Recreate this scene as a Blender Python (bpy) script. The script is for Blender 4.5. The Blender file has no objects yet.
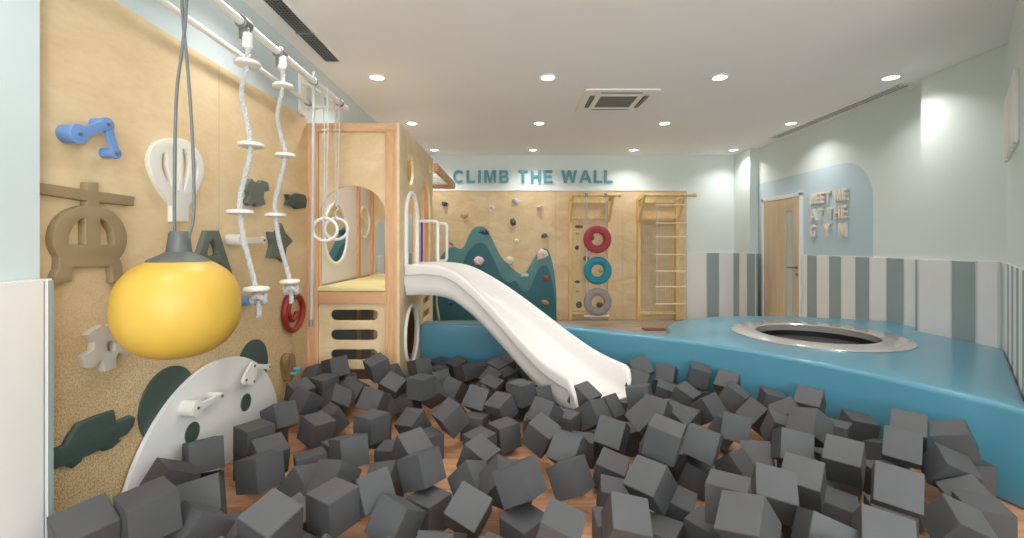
import bpy, bmesh, math, random
from mathutils import Vector, Matrix, Quaternion

PI = math.pi
sc = bpy.context.scene
COL = sc.collection
random.seed(4)

# ------------------------------------------------------------------ camera, world, light, exposure
F, CX, CY, ZC = 450.0, 512.0, 245.0, 1.32       # focal length and principal point in pixels, eye height in metres
cam_d = bpy.data.cameras.new('camera')
cam = bpy.data.objects.new('camera', cam_d)
COL.objects.link(cam)
cam.location = (0, 0, ZC)
cam.rotation_euler = (PI / 2, 0, 0)
cam_d.sensor_width = 36.0
cam_d.lens = 36.0 * F / 1024.0
cam_d.shift_y = -(269.0 - CY) / 1024.0
cam_d.clip_start = 0.05
sc.camera = cam

sc.view_settings.view_transform = 'Standard'
sc.view_settings.look = 'None'
sc.view_settings.gamma = 1.0
sc.view_settings.use_curve_mapping = False
sc.view_settings.exposure = 0.0
sc.cycles.max_bounces = 10
sc.cycles.diffuse_bounces = 6

world = bpy.data.worlds.new('daylight')
sc.world = world
world.use_nodes = True
world.node_tree.nodes['Background'].inputs[0].default_value = (0.80, 0.92, 1.0, 1)
world.node_tree.nodes['Background'].inputs[1].default_value = 1.2

def area(name, loc, rot, sx, sy, power, color, spread=PI):
    d = bpy.data.lights.new(name, 'AREA')
    d.shape = 'RECTANGLE'; d.size = sx; d.size_y = sy
    d.energy = power; d.color = color; d.spread = spread
    o = bpy.data.objects.new(name, d); COL.objects.link(o)
    o.location = loc; o.rotation_euler = rot
    return o
# added area light at the unseen rear window, tilted upward to brighten the ceiling
area('window_fill_light', (1.1, -3.35, 1.62), (math.radians(138), 0, 0), 5.0, 2.1, 350, (0.93, 0.97, 1.0))
# ceiling luminaires: (X, Y) of every downlight; each carries its own lamp
LAMP_POWER = 6.2
LAMP_COL = (1.0, 0.98, 0.975)
HC = 1.60                                        # ceiling above the eye
CEIL = ZC + HC
DOWNLIGHTS = [(-1.285, 4.286), (0.343, 4.286), (1.98, 4.286), (3.61, 4.286),
              (-1.312, 5.90), (0.354, 5.90), (2.0, 5.90), (3.66, 5.90),
              (-1.30, 7.55), (0.352, 7.55), (2.04, 7.55), (3.72, 7.55),
              (-1.28, 2.65), (0.34, 2.65), (1.97, 2.65),
              (-1.28, 1.0), (0.34, 1.0), (1.97, 1.0),
              (-1.28, -0.8), (0.34, -0.8), (1.97, -0.8)]

# ------------------------------------------------------------------ helpers
def lin(c):
    return tuple(((v / 255) / 12.92 if v / 255 <= 0.04045 else ((v / 255 + 0.055) / 1.055) ** 2.4) for v in c) + (1.0,)

MATS = {}
def mat(name, rgb, rough=0.5, metal=0.0, noise=None, bump=None, spec=0.5, emit=None, coat=0.0):
    """procedural principled material; noise=(scale, amount) varies the colour, bump=(scale, strength)"""
    if name in MATS: return MATS[name]
    m = bpy.data.materials.new(name); m.use_nodes = True
    nt = m.node_tree; b = nt.nodes['Principled BSDF']
    c = lin(rgb)
    b.inputs['Base Color'].default_value = c
    b.inputs['Roughness'].default_value = rough
    b.inputs['Metallic'].default_value = metal
    b.inputs['Specular IOR Level'].default_value = spec
    b.inputs['Coat Weight'].default_value = coat
    tc = nt.nodes.new('ShaderNodeTexCoord')
    if noise:
        n = nt.nodes.new('ShaderNodeTexNoise'); n.inputs['Scale'].default_value = noise[0]; n.inputs['Detail'].default_value = 5
        nt.links.new(tc.outputs['Object'], n.inputs['Vector'])
        r = nt.nodes.new('ShaderNodeMixRGB'); r.blend_type = 'MIX'
        k = noise[1]
        r.inputs[1].default_value = tuple(v * (1 - k) for v in c[:3]) + (1,)
        r.inputs[2].default_value = tuple(min(1, v * (1 + k)) for v in c[:3]) + (1,)
        nt.links.new(n.outputs['Fac'], r.inputs[0]); nt.links.new(r.outputs[0], b.inputs['Base Color'])
    if bump:
        n = nt.nodes.new('ShaderNodeTexNoise'); n.inputs['Scale'].default_value = bump[0]; n.inputs['Detail'].default_value = 3
        nt.links.new(tc.outputs['Object'], n.inputs['Vector'])
        bp = nt.nodes.new('ShaderNodeBump'); bp.inputs['Strength'].default_value = bump[1]; bp.inputs['Distance'].default_value = 0.01
        nt.links.new(n.outputs['Fac'], bp.inputs['Height']); nt.links.new(bp.outputs[0], b.inputs['Normal'])
    if emit:
        b.inputs['Emission Color'].default_value = lin(emit[0]); b.inputs['Emission Strength'].default_value = emit[1]
    MATS[name] = m
    return m

def wood(name, rgb, dark, grain=(1, 1, 14), scale=2.2, rough=0.5, speck=None, seams=None, contrast=0.5):
    """plywood or timber: stretched figure, fine grain, optional specks below a height, optional seam lines every metres"""
    if name in MATS: return MATS[name]
    m = bpy.data.materials.new(name); m.use_nodes = True
    nt = m.node_tree; N = nt.nodes; L = nt.links; b = N['Principled BSDF']
    b.inputs['Roughness'].default_value = rough
    b.inputs['Specular IOR Level'].default_value = 0.35
    geo = N.new('ShaderNodeNewGeometry')
    mp = N.new('ShaderNodeMapping'); mp.inputs['Scale'].default_value = grain
    L.new(geo.outputs['Position'], mp.inputs['Vector'])
    n1 = N.new('ShaderNodeTexNoise'); n1.inputs['Scale'].default_value = scale; n1.inputs['Detail'].default_value = 7; n1.inputs['Distortion'].default_value = 1.4
    L.new(mp.outputs[0], n1.inputs['Vector'])
    n2 = N.new('ShaderNodeTexNoise'); n2.inputs['Scale'].default_value = scale * 14; n2.inputs['Detail'].default_value = 3
    L.new(mp.outputs[0], n2.inputs['Vector'])
    mx = N.new('ShaderNodeMath'); mx.operation = 'MULTIPLY_ADD'; mx.inputs[1].default_value = 0.35
    L.new(n2.outputs['Fac'], mx.inputs[0]); L.new(n1.outputs['Fac'], mx.inputs[2])
    rp = N.new('ShaderNodeValToRGB')
    rp.color_ramp.elements[0].position = 0.5; rp.color_ramp.elements[0].color = lin(dark)
    rp.color_ramp.elements[1].position = 0.5 + 0.5 * contrast; rp.color_ramp.elements[1].color = lin(rgb)
    L.new(mx.outputs[0], rp.inputs[0])
    out = rp.outputs[0]
    if speck:
        zt, zb, col = speck
        v = N.new('ShaderNodeTexNoise'); v.inputs['Scale'].default_value = 150; v.inputs['Detail'].default_value = 3
        mp2 = N.new('ShaderNodeMapping'); mp2.inputs['Scale'].default_value = (1, 1, 1.0)
        L.new(geo.outputs['Position'], mp2.inputs['Vector']); L.new(mp2.outputs[0], v.inputs['Vector'])
        rp2 = N.new('ShaderNodeValToRGB'); rp2.color_ramp.elements[0].position = 0.40; rp2.color_ramp.elements[0].color = (1, 1, 1, 1)
        rp2.color_ramp.elements[1].position = 0.56; rp2.color_ramp.elements[1].color = (0, 0, 0, 1)
        L.new(v.outputs['Fac'], rp2.inputs[0])
        sep = N.new('ShaderNodeSeparateXYZ'); L.new(geo.outputs['Position'], sep.inputs[0])
        mr = N.new('ShaderNodeMapRange'); mr.inputs[1].default_value = zt; mr.inputs[2].default_value = zb
        L.new(sep.outputs['Z'], mr.inputs[0])
        mu = N.new('ShaderNodeMath'); mu.operation = 'MULTIPLY'; L.new(rp2.outputs[0], mu.inputs[0]); L.new(mr.outputs[0], mu.inputs[1])
        mm = N.new('ShaderNodeMixRGB'); mm.inputs[2].default_value = lin(col)
        L.new(mu.outputs[0], mm.inputs[0]); L.new(out, mm.inputs[1]); out = mm.outputs[0]
        bp = N.new('ShaderNodeBump'); bp.inputs['Distance'].default_value = 0.008
        ms = N.new('ShaderNodeMath'); ms.operation = 'MULTIPLY'; ms.inputs[1].default_value = 0.7; L.new(mr.outputs[0], ms.inputs[0])
        L.new(ms.outputs[0], bp.inputs['Strength']); L.new(v.outputs['Fac'], bp.inputs['Height']); L.new(bp.outputs[0], b.inputs['Normal'])
    if seams:
        axis, first, step = seams
        sep2 = N.new('ShaderNodeSeparateXYZ'); L.new(geo.outputs['Position'], sep2.inputs[0])
        a = N.new('ShaderNodeMath'); a.operation = 'SUBTRACT'; a.inputs[1].default_value = first - step * 40; L.new(sep2.outputs[axis], a.inputs[0])
        d = N.new('ShaderNodeMath'); d.operation = 'MODULO'; d.inputs[1].default_value = step; L.new(a.outputs[0], d.inputs[0])
        c = N.new('ShaderNodeMath'); c.operation = 'LESS_THAN'; c.inputs[1].default_value = 0.008; L.new(d.outputs[0], c.inputs[0])
        mm2 = N.new('ShaderNodeMixRGB'); mm2.inputs[2].default_value = lin(tuple(v * 0.72 for v in dark))
        mul = N.new('ShaderNodeMath'); mul.operation = 'MULTIPLY'; mul.inputs[1].default_value = 0.35; L.new(c.outputs[0], mul.inputs[0])
        L.new(mul.outputs[0], mm2.inputs[0]); L.new(out, mm2.inputs[1]); out = mm2.outputs[0]
    L.new(out, b.inputs['Base Color'])
    MATS[name] = m
    return m

def world_loc(o):
    v = Vector((0, 0, 0))
    while o is not None:
        v += o.location; o = o.parent
    return v

def tag(o, label=None, cat=None, group=None, kind=None):
    if label: o['label'] = label
    if cat: o['category'] = cat
    if group: o['group'] = group
    if kind: o['kind'] = kind
    return o

def thing(name, loc, label, cat, group=None):
    o = bpy.data.objects.new(name, None); COL.objects.link(o)
    o.location = loc; o.empty_display_size = 0.05
    return tag(o, label, cat, group)

def link_mesh(name, me, m, parent=None, smooth=False, label=None, origin=None, ang=42):
    """mesh given in world coordinates; origin moved to the parent's place, or to the bottom centre of the mesh"""
    if parent is not None: off = world_loc(parent)
    elif origin is not None: off = Vector(origin)
    else:
        xs = [v.co for v in me.vertices]
        lo = [min(v[i] for v in xs) for i in range(3)]; hi = [max(v[i] for v in xs) for i in range(3)]
        off = Vector(((lo[0] + hi[0]) / 2, (lo[1] + hi[1]) / 2, lo[2]))
    me.transform(Matrix.Translation(-off))
    ms = m if isinstance(m, (list, tuple)) else [m]
    idx = [p.material_index for p in me.polygons]
    me.materials.clear()
    for q in ms: me.materials.append(q)
    if len(ms) > 1: me.polygons.foreach_set('material_index', idx)
    if smooth:
        me.polygons.foreach_set('use_smooth', [True] * len(me.polygons))
        try: me.set_sharp_from_angle(angle=math.radians(ang))
        except Exception: pass
    me.update()
    o = bpy.data.objects.new(name, me); COL.objects.link(o)
    if parent is not None: o.parent = parent
    else: o.location = off
    if label: o['label'] = label
    return o

def from_bm(name, bm, m, parent=None, smooth=False, label=None, origin=None):
    bmesh.ops.recalc_face_normals(bm, faces=bm.faces)
    me = bpy.data.meshes.new(name); bm.to_mesh(me); bm.free()
    return link_mesh(name, me, m, parent, smooth, label, origin)

def add_box(bm, lo, hi, mi=0, bevel=0.0, rot=None):
    c = [(lo[i] + hi[i]) / 2 for i in range(3)]; s = [abs(hi[i] - lo[i]) for i in range(3)]
    r = bmesh.ops.create_cube(bm, size=1.0)
    vs = r['verts']
    M = Matrix.Translation(c) @ (rot.to_4x4() if rot else Matrix.Identity(4)) @ Matrix.Diagonal((s[0], s[1], s[2], 1))
    bmesh.ops.transform(bm, matrix=M, verts=vs)
    fs = list({f for v in vs for f in v.link_faces})
    for f in fs: f.material_index = mi
    if bevel > 0:
        es = list({e for v in vs for e in v.link_edges})
        bmesh.ops.bevel(bm, geom=es, offset=bevel, segments=2, affect='EDGES', profile=0.6)
    return vs

def box(name, lo, hi, m, parent=None, bevel=0.003, label=None):
    bm = bmesh.new(); add_box(bm, lo, hi, 0, bevel)
    return from_bm(name, bm, m, parent, False, label)

def crom(pts, n=6, closed=False):
    """Catmull-Rom through the points (2D or 3D)"""
    P = [Vector(p) for p in pts]; out = []
    N = len(P); rng = range(N) if closed else range(N - 1)
    for i in rng:
        p0 = P[(i - 1) % N] if closed or i > 0 else P[0] * 2 - P[1]
        p1 = P[i]; p2 = P[(i + 1) % N]
        p3 = P[(i + 2) % N] if closed or i + 2 < N else P[-1] * 2 - P[-2]
        for k in range(n):
            t = k / n
            out.append(0.5 * ((2 * p1) + (p2 - p0) * t + (2 * p0 - 5 * p1 + 4 * p2 - p3) * t * t + (3 * p1 - p0 - 3 * p2 + p3) * t ** 3))
    if not closed: out.append(P[-1])
    return out

def frames(P, closed=False):
    T = []
    N = len(P)
    for i in range(N):
        a = P[(i - 1) % N] if closed or i > 0 else P[0]
        b = P[(i + 1) % N] if closed or i < N - 1 else P[-1]
        T.append((b - a).normalized())
    up = Vector((0, 0, 1)) if abs(T[0].z) < 0.9 else Vector((0, 1, 0))
    u = T[0].cross(up).normalized(); U = [u]
    for i in range(1, N):
        u = (u - T[i] * u.dot(T[i])).normalized(); U.append(u)
    return T, U

def add_tube(bm, pts, r, seg=10, closed=False, mi=0, cap=True):
    P = [Vector(p) for p in pts]; N = len(P)
    T, U = frames(P, closed)
    R = r if isinstance(r, (list, tuple)) else [r] * N
    rings = []
    for i in range(N):
        v = T[i].cross(U[i])
        rings.append([bm.verts.new(P[i] + (U[i] * math.cos(2 * PI * k / seg) + v * math.sin(2 * PI * k / seg)) * R[i]) for k in range(seg)])
    for i in range(N if closed else N - 1):
        a, b = rings[i], rings[(i + 1) % N]
        sh = 0
        if closed and i == N - 1:      # match the last ring to the first
            sh = min(range(seg), key=lambda s: (a[0].co - b[s].co).length)
        for k in range(seg):
            f = bm.faces.new((a[k], a[(k + 1) % seg], b[(k + 1 + sh) % seg], b[(k + sh) % seg])); f.material_index = mi
    if cap and not closed:
        bm.faces.new(rings[0][::-1]).material_index = mi; bm.faces.new(rings[-1]).material_index = mi

def tube(name, pts, r, m, parent=None, seg=10, closed=False, label=None):
    bm = bmesh.new(); add_tube(bm, pts, r, seg, closed)
    return from_bm(name, bm, m, parent, True, label)

def add_strands(bm, pts, r, pitch=0.05, n=3, seg=6, mi=0):
    """a laid rope: n strands twisted round the path"""
    P = [Vector(p) for p in pts]
    L = [0.0]
    for a, b in zip(P, P[1:]): L.append(L[-1] + (b - a).length)
    tot = L[-1]; K = max(8, int(tot / pitch * 8))
    Q = []
    j = 0
    for k in range(K + 1):
        s = tot * k / K
        while j < len(P) - 2 and L[j + 1] < s: j += 1
        t = (s - L[j]) / max(1e-9, L[j + 1] - L[j]); Q.append(P[j].lerp(P[j + 1], min(1, t)))
    T, U = frames(Q)
    for q in range(n):
        S = []
        for k in range(K + 1):
            a = 2 * PI * (q / n + (tot * k / K) / pitch / 1.0)
            S.append(Q[k] + (U[k] * math.cos(a) + T[k].cross(U[k]) * math.sin(a)) * r * 0.48)
        add_tube(bm, S, r * 0.56, seg, mi=mi)

def rope(name, pts, r, m, parent=None, pitch=0.05, label=None):
    bm = bmesh.new(); add_strands(bm, pts, r, pitch)
    return from_bm(name, bm, m, parent, True, label)

def add_lathe(bm, prof, centre, axis='Z', seg=32, mi=0, closed=False):
    """prof: list of (radius, height along the axis)"""
    rings = []
    for r, h in prof:
        ring = []
        for k in range(seg):
            a = 2 * PI * k / seg
            p = (r * math.cos(a), r * math.sin(a), h)
            if axis == 'X': p = (h, r * math.cos(a), r * math.sin(a))
            if axis == 'Y': p = (r * math.cos(a), h, r * math.sin(a))
            ring.append(bm.verts.new(Vector(p) + Vector(centre)))
        rings.append(ring)
    for a, b in zip(rings, rings[1:] + ([rings[0]] if closed else [])):
        for k in range(seg):
            bm.faces.new((a[k], a[(k + 1) % seg], b[(k + 1) % seg], b[k])).material_index = mi
    if closed: return
    bm.faces.new(rings[0][::-1]).material_index = mi; bm.faces.new(rings[-1]).material_index = mi

def lathe(name, prof, centre, m, parent=None, axis='Z', seg=32, label=None, closed=False):
    bm = bmesh.new(); add_lathe(bm, prof, centre, axis, seg, 0, closed)
    return from_bm(name, bm, m, parent, True, label)

MAT_LEFT = Matrix(((0, 0, 1, 0), (1, 0, 0, 0), (0, 1, 0, 0), (0, 0, 0, 1)))     # (u, v, w) -> (Y, Z, X): faces the room from the left wall
MAT_BACK = Matrix(((1, 0, 0, 0), (0, 0, -1, 0), (0, 1, 0, 0), (0, 0, 0, 1)))    # (u, v, w) -> (X, Z, -Y): faces the room from the back wall
MAT_RIGHT = Matrix(((0, 0, -1, 0), (-1, 0, 0, 0), (0, 1, 0, 0), (0, 0, 0, 1)))  # (u, v, w) -> (-Y, Z, -X): faces the room from the right wall
MAT_FLAT = Matrix.Identity(4)
def curve_mesh(cd):
    o = bpy.data.objects.new('tmp', cd); COL.objects.link(o)
    dg = bpy.context.evaluated_depsgraph_get(); dg.update()
    me = bpy.data.meshes.new_from_object(o.evaluated_get(dg), depsgraph=dg)
    bpy.data.objects.remove(o); bpy.data.curves.remove(cd)
    return me

def plate_mesh(outer, holes, M, base, thick, bevel=0.002, seg=2):
    """slab cut to the 2D outline with holes; stands from w=base to w=base+thick"""
    cd = bpy.data.curves.new('plate', 'CURVE'); cd.dimensions = '2D'; cd.fill_mode = 'BOTH'
    cd.extrude = max(1e-4, thick / 2 - bevel); cd.bevel_depth = bevel; cd.bevel_resolution = seg
    for loop in [outer] + list(holes):
        s = cd.splines.new('POLY'); s.points.add(len(loop) - 1)
        for i, p in enumerate(loop): s.points[i].co = (p[0], p[1], 0, 1)
        s.use_cyclic_u = True
    me = curve_mesh(cd)
    me.transform(M @ Matrix.Translation((0, 0, base + thick / 2)))
    bm = bmesh.new(); bm.from_mesh(me); bmesh.ops.remove_doubles(bm, verts=bm.verts, dist=1e-5)
    bmesh.ops.recalc_face_normals(bm, faces=bm.faces); bm.to_mesh(me); bm.free()
    return me

def plate(name, outer, holes, M, base, thick, m, parent=None, bevel=0.002, label=None, seg=2):
    return link_mesh(name, plate_mesh(outer, holes, M, base, thick, bevel, seg), m, parent, True, label, ang=20 if bevel < .01 else 50)

def circ(u, v, r, n=40, rv=None, a0=0, a1=2 * PI):
    rv = r if rv is None else rv
    full = abs(a1 - a0 - 2 * PI) < 1e-6
    return [(u + r * math.cos(a0 + (a1 - a0) * k / (n if full else n - 1)), v + rv * math.sin(a0 + (a1 - a0) * k / (n if full else n - 1))) for k in range(n)]
def rrect(u0, v0, u1, v1, r, n=6):
    out = []
    for cu, cv, a in ((u1 - r, v1 - r, 0), (u0 + r, v1 - r, PI / 2), (u0 + r, v0 + r, PI), (u1 - r, v0 + r, 1.5 * PI)):
        out += [(cu + r * math.cos(a + PI / 2 * k / n), cv + r * math.sin(a + PI / 2 * k / n)) for k in range(n + 1)]
    return out
def arch(u0, u1, v0, apex, n=24):
    r = (u1 - u0) / 2
    return [(u0, v0), (u1, v0)] + [((u0 + u1) / 2 + r * math.cos(PI * k / n), apex - r + r * math.sin(PI * k / n)) for k in range(n + 1)]

def on_left(px, py, x):
    """a point of the photograph on the plane X = x -> (Y, Z)"""
    Y = F * (-x) / (CX - px); return (Y, ZC + (CY - py) * Y / F)
def on_back(px, py, y):
    return ((px - CX) * y / F, ZC + (CY - py) * y / F)

# ------------------------------------------------------------------ materials
M_ceil = mat('ceiling_paint', (244, 241, 239), 0.9, noise=(1.5, 0.01))
M_mint = mat('mint_paint', (217, 226, 221), 0.85, noise=(2, 0.012))
M_mintb = mat('pale_blue_paint', (204, 216, 218), 0.85, noise=(2, 0.012))
M_blue = mat('sky_blue_paint', (184, 203, 210), 0.85, noise=(2, 0.012))
M_white_stripe = mat('white_panel', (228, 226, 225), 0.55, noise=(3, 0.01))
M_grey_stripe = mat('grey_green_panel', (148, 162, 160), 0.6, noise=(3, 0.02))
M_ply_left = wood('birch_ply_left', (228, 205, 166), (216, 187, 143), (1, 0.8, 1.9), 1.9, 0.6, speck=(1.30, 0.55, (188, 154, 108)), seams=(1, 2.68, 1.22), contrast=0.75)
M_ply_back = wood('birch_ply_back', (224, 200, 160), (208, 179, 136), (1.0, 1, 1.8), 1.9, 0.6, seams=(0, -0.427, 1.19), contrast=0.75)
M_ply = wood('birch_ply', (231, 208, 170), (219, 191, 146), (1, 1, 2.0), 2.2, 0.5, contrast=0.8)
M_timber = wood('orange_timber', (222, 178, 138), (204, 152, 110), (9, 9, 0.8), 1.8, 0.45, contrast=0.6)
M_timber_h = wood('orange_timber_across', (222, 178, 138), (204, 152, 110), (0.8, 9, 9), 1.8, 0.45, contrast=0.6)
M_pine = wood('pale_pine', (232, 204, 146), (214, 178, 116), (6, 6, 0.8), 2, 0.5, contrast=0.6)
M_floor_pit = wood('oak_floor', (208, 160, 122), (176, 124, 88), (1, 8, 1), 1.3, 0.45, seams=(1, 0.05, 0.14), contrast=0.7)
M_floor = wood('grey_oak_floor', (188, 172, 154), (150, 134, 118), (1, 7, 1), 1.2, 0.22, seams=(1, 0.08, 0.16), contrast=0.7)
M_foam = mat('charcoal_foam_vinyl', (80, 80, 81), 0.55, noise=(6, 0.05), bump=(160, 0.05), spec=0.35)
M_pad = mat('teal_vinyl', (80, 140, 160), 0.3, noise=(2, 0.02), spec=0.6, coat=0.25)
M_plastic = mat('white_plastic', (226, 221, 217), 0.32, noise=(3, 0.008))
M_white = mat('white_enamel', (238, 236, 232), 0.35)
M_grey_metal = mat('grey_metal', (150, 150, 150), 0.35, 0.8)
M_rope = mat('white_rope', (198, 198, 196), 0.85, noise=(60, 0.12))
M_cord = mat('grey_cord', (108, 112, 110), 0.6)
M_yellow = mat('yellow_vinyl', (208, 168, 68), 0.42, noise=(4, 0.02))
M_cap = mat('dark_cap', (92, 94, 92), 0.5)
M_brown = mat('khaki_board', (150, 130, 98), 0.6, noise=(5, 0.05))
M_dgreen = mat('dark_green_board', (64, 82, 75), 0.6, noise=(8, 0.06))
M_ggreen = mat('grey_green_board', (100, 107, 98), 0.6, noise=(8, 0.05))
M_toyblue = mat('toy_blue', (106, 146, 204), 0.45)
M_toywhite = mat('toy_white', (226, 222, 214), 0.45)
M_toygrey = mat('toy_grey', (202, 196, 184), 0.55, noise=(8, 0.03))
M_red = mat('dark_red', (146, 40, 34), 0.4)
M_black = mat('black', (22, 22, 22), 0.6)
M_darkgap = mat('dark_slot', (70, 68, 66), 0.7)
M_grille = mat('grille_grey', (120, 118, 114), 0.5)
M_sign_teal = mat('teal_letter', (86, 148, 164), 0.45)
M_letter = mat('ivory_letter', (228, 220, 206), 0.45)
M_mount1 = mat('mountain_teal', (38, 96, 104), 0.55, noise=(3, 0.04))
M_mount2 = mat('mountain_light_teal', (84, 132, 132), 0.55, noise=(3, 0.04))
M_mirror = mat('mirror', (235, 238, 236), 0.03, 1.0)
M_tyre_r = mat('tyre_red', (168, 62, 72), 0.7, bump=(220, 0.5), noise=(200, 0.15))
M_tyre_b = mat('tyre_blue', (32, 134, 158), 0.7, bump=(220, 0.5), noise=(200, 0.15))
M_tyre_g = mat('tyre_grey', (146, 140, 138), 0.7, bump=(220, 0.5), noise=(200, 0.15))
M_net = mat('trampoline_net', (48, 46, 45), 0.75, noise=(90, 0.2))
M_ring = mat('trampoline_rim', (186, 181, 174), 0.16, 0.35, noise=(5, 0.04))
M_lamp = mat('lamp_diffuser', (255, 250, 240), 0.5, emit=((255, 248, 238), 9.0))
M_door = wood('door_beech', (208, 188, 158), (198, 174, 140), (7, 7, 0.6), 1.6, 0.45, contrast=0.7)
M_glass = mat('door_glass', (176, 190, 190), 0.15, spec=0.6)
M_purple = mat('purple_grip', (70, 40, 190), 0.45)

# ------------------------------------------------------------------ room shell
XL, XR, XN, YB = -1.76, 4.09, 3.935, 8.0          # left wall, right wall (far), right wall (near pier), back wall
YF = -3.5
def struct(name, bm, m): return tag(from_bm(name, bm, m), kind='structure')
def sbox(name, lo, hi, m):
    bm = bmesh.new(); add_box(bm, lo, hi); return struct(name, bm, m)

sbox('floor', (XL - .2, YF - .2, -0.12), (XR + .2, YB + .2, -0.004), M_floor)
sbox('ceiling', (XL - .2, YF - .2, CEIL), (XR + .2, YB + .2, CEIL + .1), M_ceil)
sbox('wall_back', (XL - .2, YB, -0.1), (XR + .2, YB + .15, CEIL), M_mint)
# left wall: plain, with a slightly proud pier next to the camera
bm = bmesh.new(); add_box(bm, (XL - .15, 1.68, -0.1), (XL, YB, CEIL)); add_box(bm, (XL - .15, YF, -0.1), (-1.69, 1.61, CEIL))
struct('wall_left', bm, M_mintb)
sbox('trim_1', (XL, 1.612, 0), (XL + .012, 3.84, 2.395), M_ply_left)['label'] = 'birch plywood lining of the left wall'
# right wall: far stretch, near pier, diagonal stretch, then straight on behind the camera
bm = bmesh.new(); add_box(bm, (XR, 4.33, -0.1), (XR + .15, YB, CEIL)); add_box(bm, (XN, 3.573, -0.1), (XR + .15, 4.33, CEIL)); add_box(bm, (3.95, 7.47, -0.1), (XR + .05, YB, CEIL))
struct('wall_right', bm, M_mint)
DC = Vector((XN, 3.573)); DD = Vector((-1, -1)).normalized(); DN = Vector((-1, 1)).normalized()   # corner, run, normal into the room
DL = 1.9
def diag(s, n, z): p = DC + DD * s + DN * n; return (p.x, p.y, z)
bm = bmesh.new()
vs = [bm.verts.new(diag(s, n, z)) for z in (-0.1, CEIL) for s, n in ((0, 0), (DL, 0), (DL, -.15), (-.15, -.15))]
for f in ((0, 1, 2, 3), (4, 5, 6, 7), (0, 1, 5, 4), (1, 2, 6, 5), (2, 3, 7, 6), (3, 0, 4, 7)): bm.faces.new([vs[i] for i in f])
struct('wall_diagonal', bm, M_mint)
de = diag(DL, 0, 0)
sbox('wall_side', (de[0], YF, -0.1), (de[0] + .15, de[1] + .02, CEIL), M_mint)
# wall behind the camera with one wide window
bm = bmesh.new()
add_box(bm, (XL - .2, YF - .15, -.1), (-1.5, YF, CEIL)); add_box(bm, (3.6, YF - .15, -.1), (XR + .2, YF, CEIL))
add_box(bm, (-1.5, YF - .15, -.1), (3.6, YF, .5)); add_box(bm, (-1.5, YF - .15, 2.7), (3.6, YF, CEIL))
struct('wall_front', bm, M_mint)
w = tag(thing('window_1', (1.05, YF, .5), None, None), kind='structure')
bm = bmesh.new()
for x in (-1.5, .2, 1.9, 3.55): add_box(bm, (x, YF - .08, .5), (x + .05, YF - .02, 2.7))
for z in (.5, 2.65): add_box(bm, (-1.5, YF - .08, z), (3.6, YF - .02, z + .05))
from_bm('window_frame', bm, M_white, w)

# pit floor: warm oak inside the padded wall
FRONT = [(-.925, 4.73), (-.5, 4.725), (0, 4.70), (.3, 4.63), (.6, 4.47), (.9, 4.29), (1.17, 4.118), (1.6, 3.80), (2.0, 3.37), (2.25, 3.01), (2.42, 2.66), (2.53, 2.40), (2.562, 2.262)]
FC = [tuple(p) for p in crom(FRONT, 5)]
bm = bmesh.new()
loop = [(-1.76, 1.0), (-1.76, 4.9)] + [(x + .02, y + .03) for x, y in FC] + [(2.72, 1.9), (de[0], de[1]), (de[0], 1.0)]
vs = [bm.verts.new((x, y, 0)) for x, y in loop]; vb = [bm.verts.new((x, y, -0.01)) for x, y in loop]
bm.faces.new(vs[::-1]); bm.faces.new(vb)
for i in range(len(vs)): bm.faces.new((vs[i], vs[(i + 1) % len(vs)], vb[(i + 1) % len(vs)], vb[i]))
tag(struct('floor_pit', bm, M_floor_pit), 'warm oak floor of the foam pit')

# striped dado panels
trim_no = [1]
def stripes(P, run, nrm, widths, first, label, th=0.035, top=1.185):
    """run of upright slabs along a wall; P start corner (x, y), run/nrm unit vectors"""
    trim_no[0] += 1
    bm = bmesh.new(); s = 0.0; P = Vector(P); run = Vector(run); nrm = Vector(nrm)
    for i, wd in enumerate(widths):
        mi = (first + i) % 2
        r = bmesh.ops.create_cube(bm, size=1.0)['verts']
        c = P + run * (s + wd / 2) + nrm * th / 2
        ang = math.atan2(run.y, run.x)
        bmesh.ops.transform(bm, matrix=Matrix.Translation((c.x, c.y, top / 2)) @ Matrix.Rotation(ang, 4, 'Z') @ Matrix.Diagonal((wd - .003, th, top, 1)), verts=r)
        for f in {f for v in r for f in v.link_faces}: f.material_index = mi
        bmesh.ops.bevel(bm, geom=list({e for v in r for e in v.link_edges}), offset=.006, segments=2, affect='EDGES')
        s += wd
    return tag(from_bm('trim_%d' % trim_no[0], bm, [M_white_stripe, M_grey_stripe]), label, kind='structure')
stripes((3.09, YB), (1, 0), (0, -1), [.355, .222, .268], 0, 'striped dado panel right of the climbing wall')
stripes((3.95, 7.965), (0, -1), (-1, 0), [.02 + .20, .24, .27], 1, 'striped dado on the corner pier side')
stripes((3.915, 7.47), (1, 0), (0, -1), [.125, .05], 0, 'striped dado on the corner pier front')
stripes((XR, 7.43), (0, -1), (-1, 0), [.13], 1, 'dado strip left of the door')
stripes((XR, 6.30), (0, -1), (-1, 0), [.11, .21, .22, .22, .22, .22, .22, .23, .32], 0, 'striped dado right of the door')
stripes((XN, 4.36), (0, -1), (-1, 0), [.04, .325, .215, .17], 1, 'striped dado on the near pier')
stripes(diag(0.03, 0, 0)[:2], tuple(DD), tuple(DN), [.2] * 8, 0, 'striped dado on the diagonal wall', th=.014)
stripes((-1.69, 1.622), (0, -1), (1, 0), [.034, .30] + [.3] * 14, 1, 'striped dado on the left pier', top=1.20, th=.045)
stripes((XL, YB), (0, -1), (1, 0), [.24] * 9, 0, 'striped dado behind the play tower')
stripes((XL, YF), (1, 0), (0, 1), [.3] * 13, 0, 'striped dado under the window', top=.49)
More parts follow.
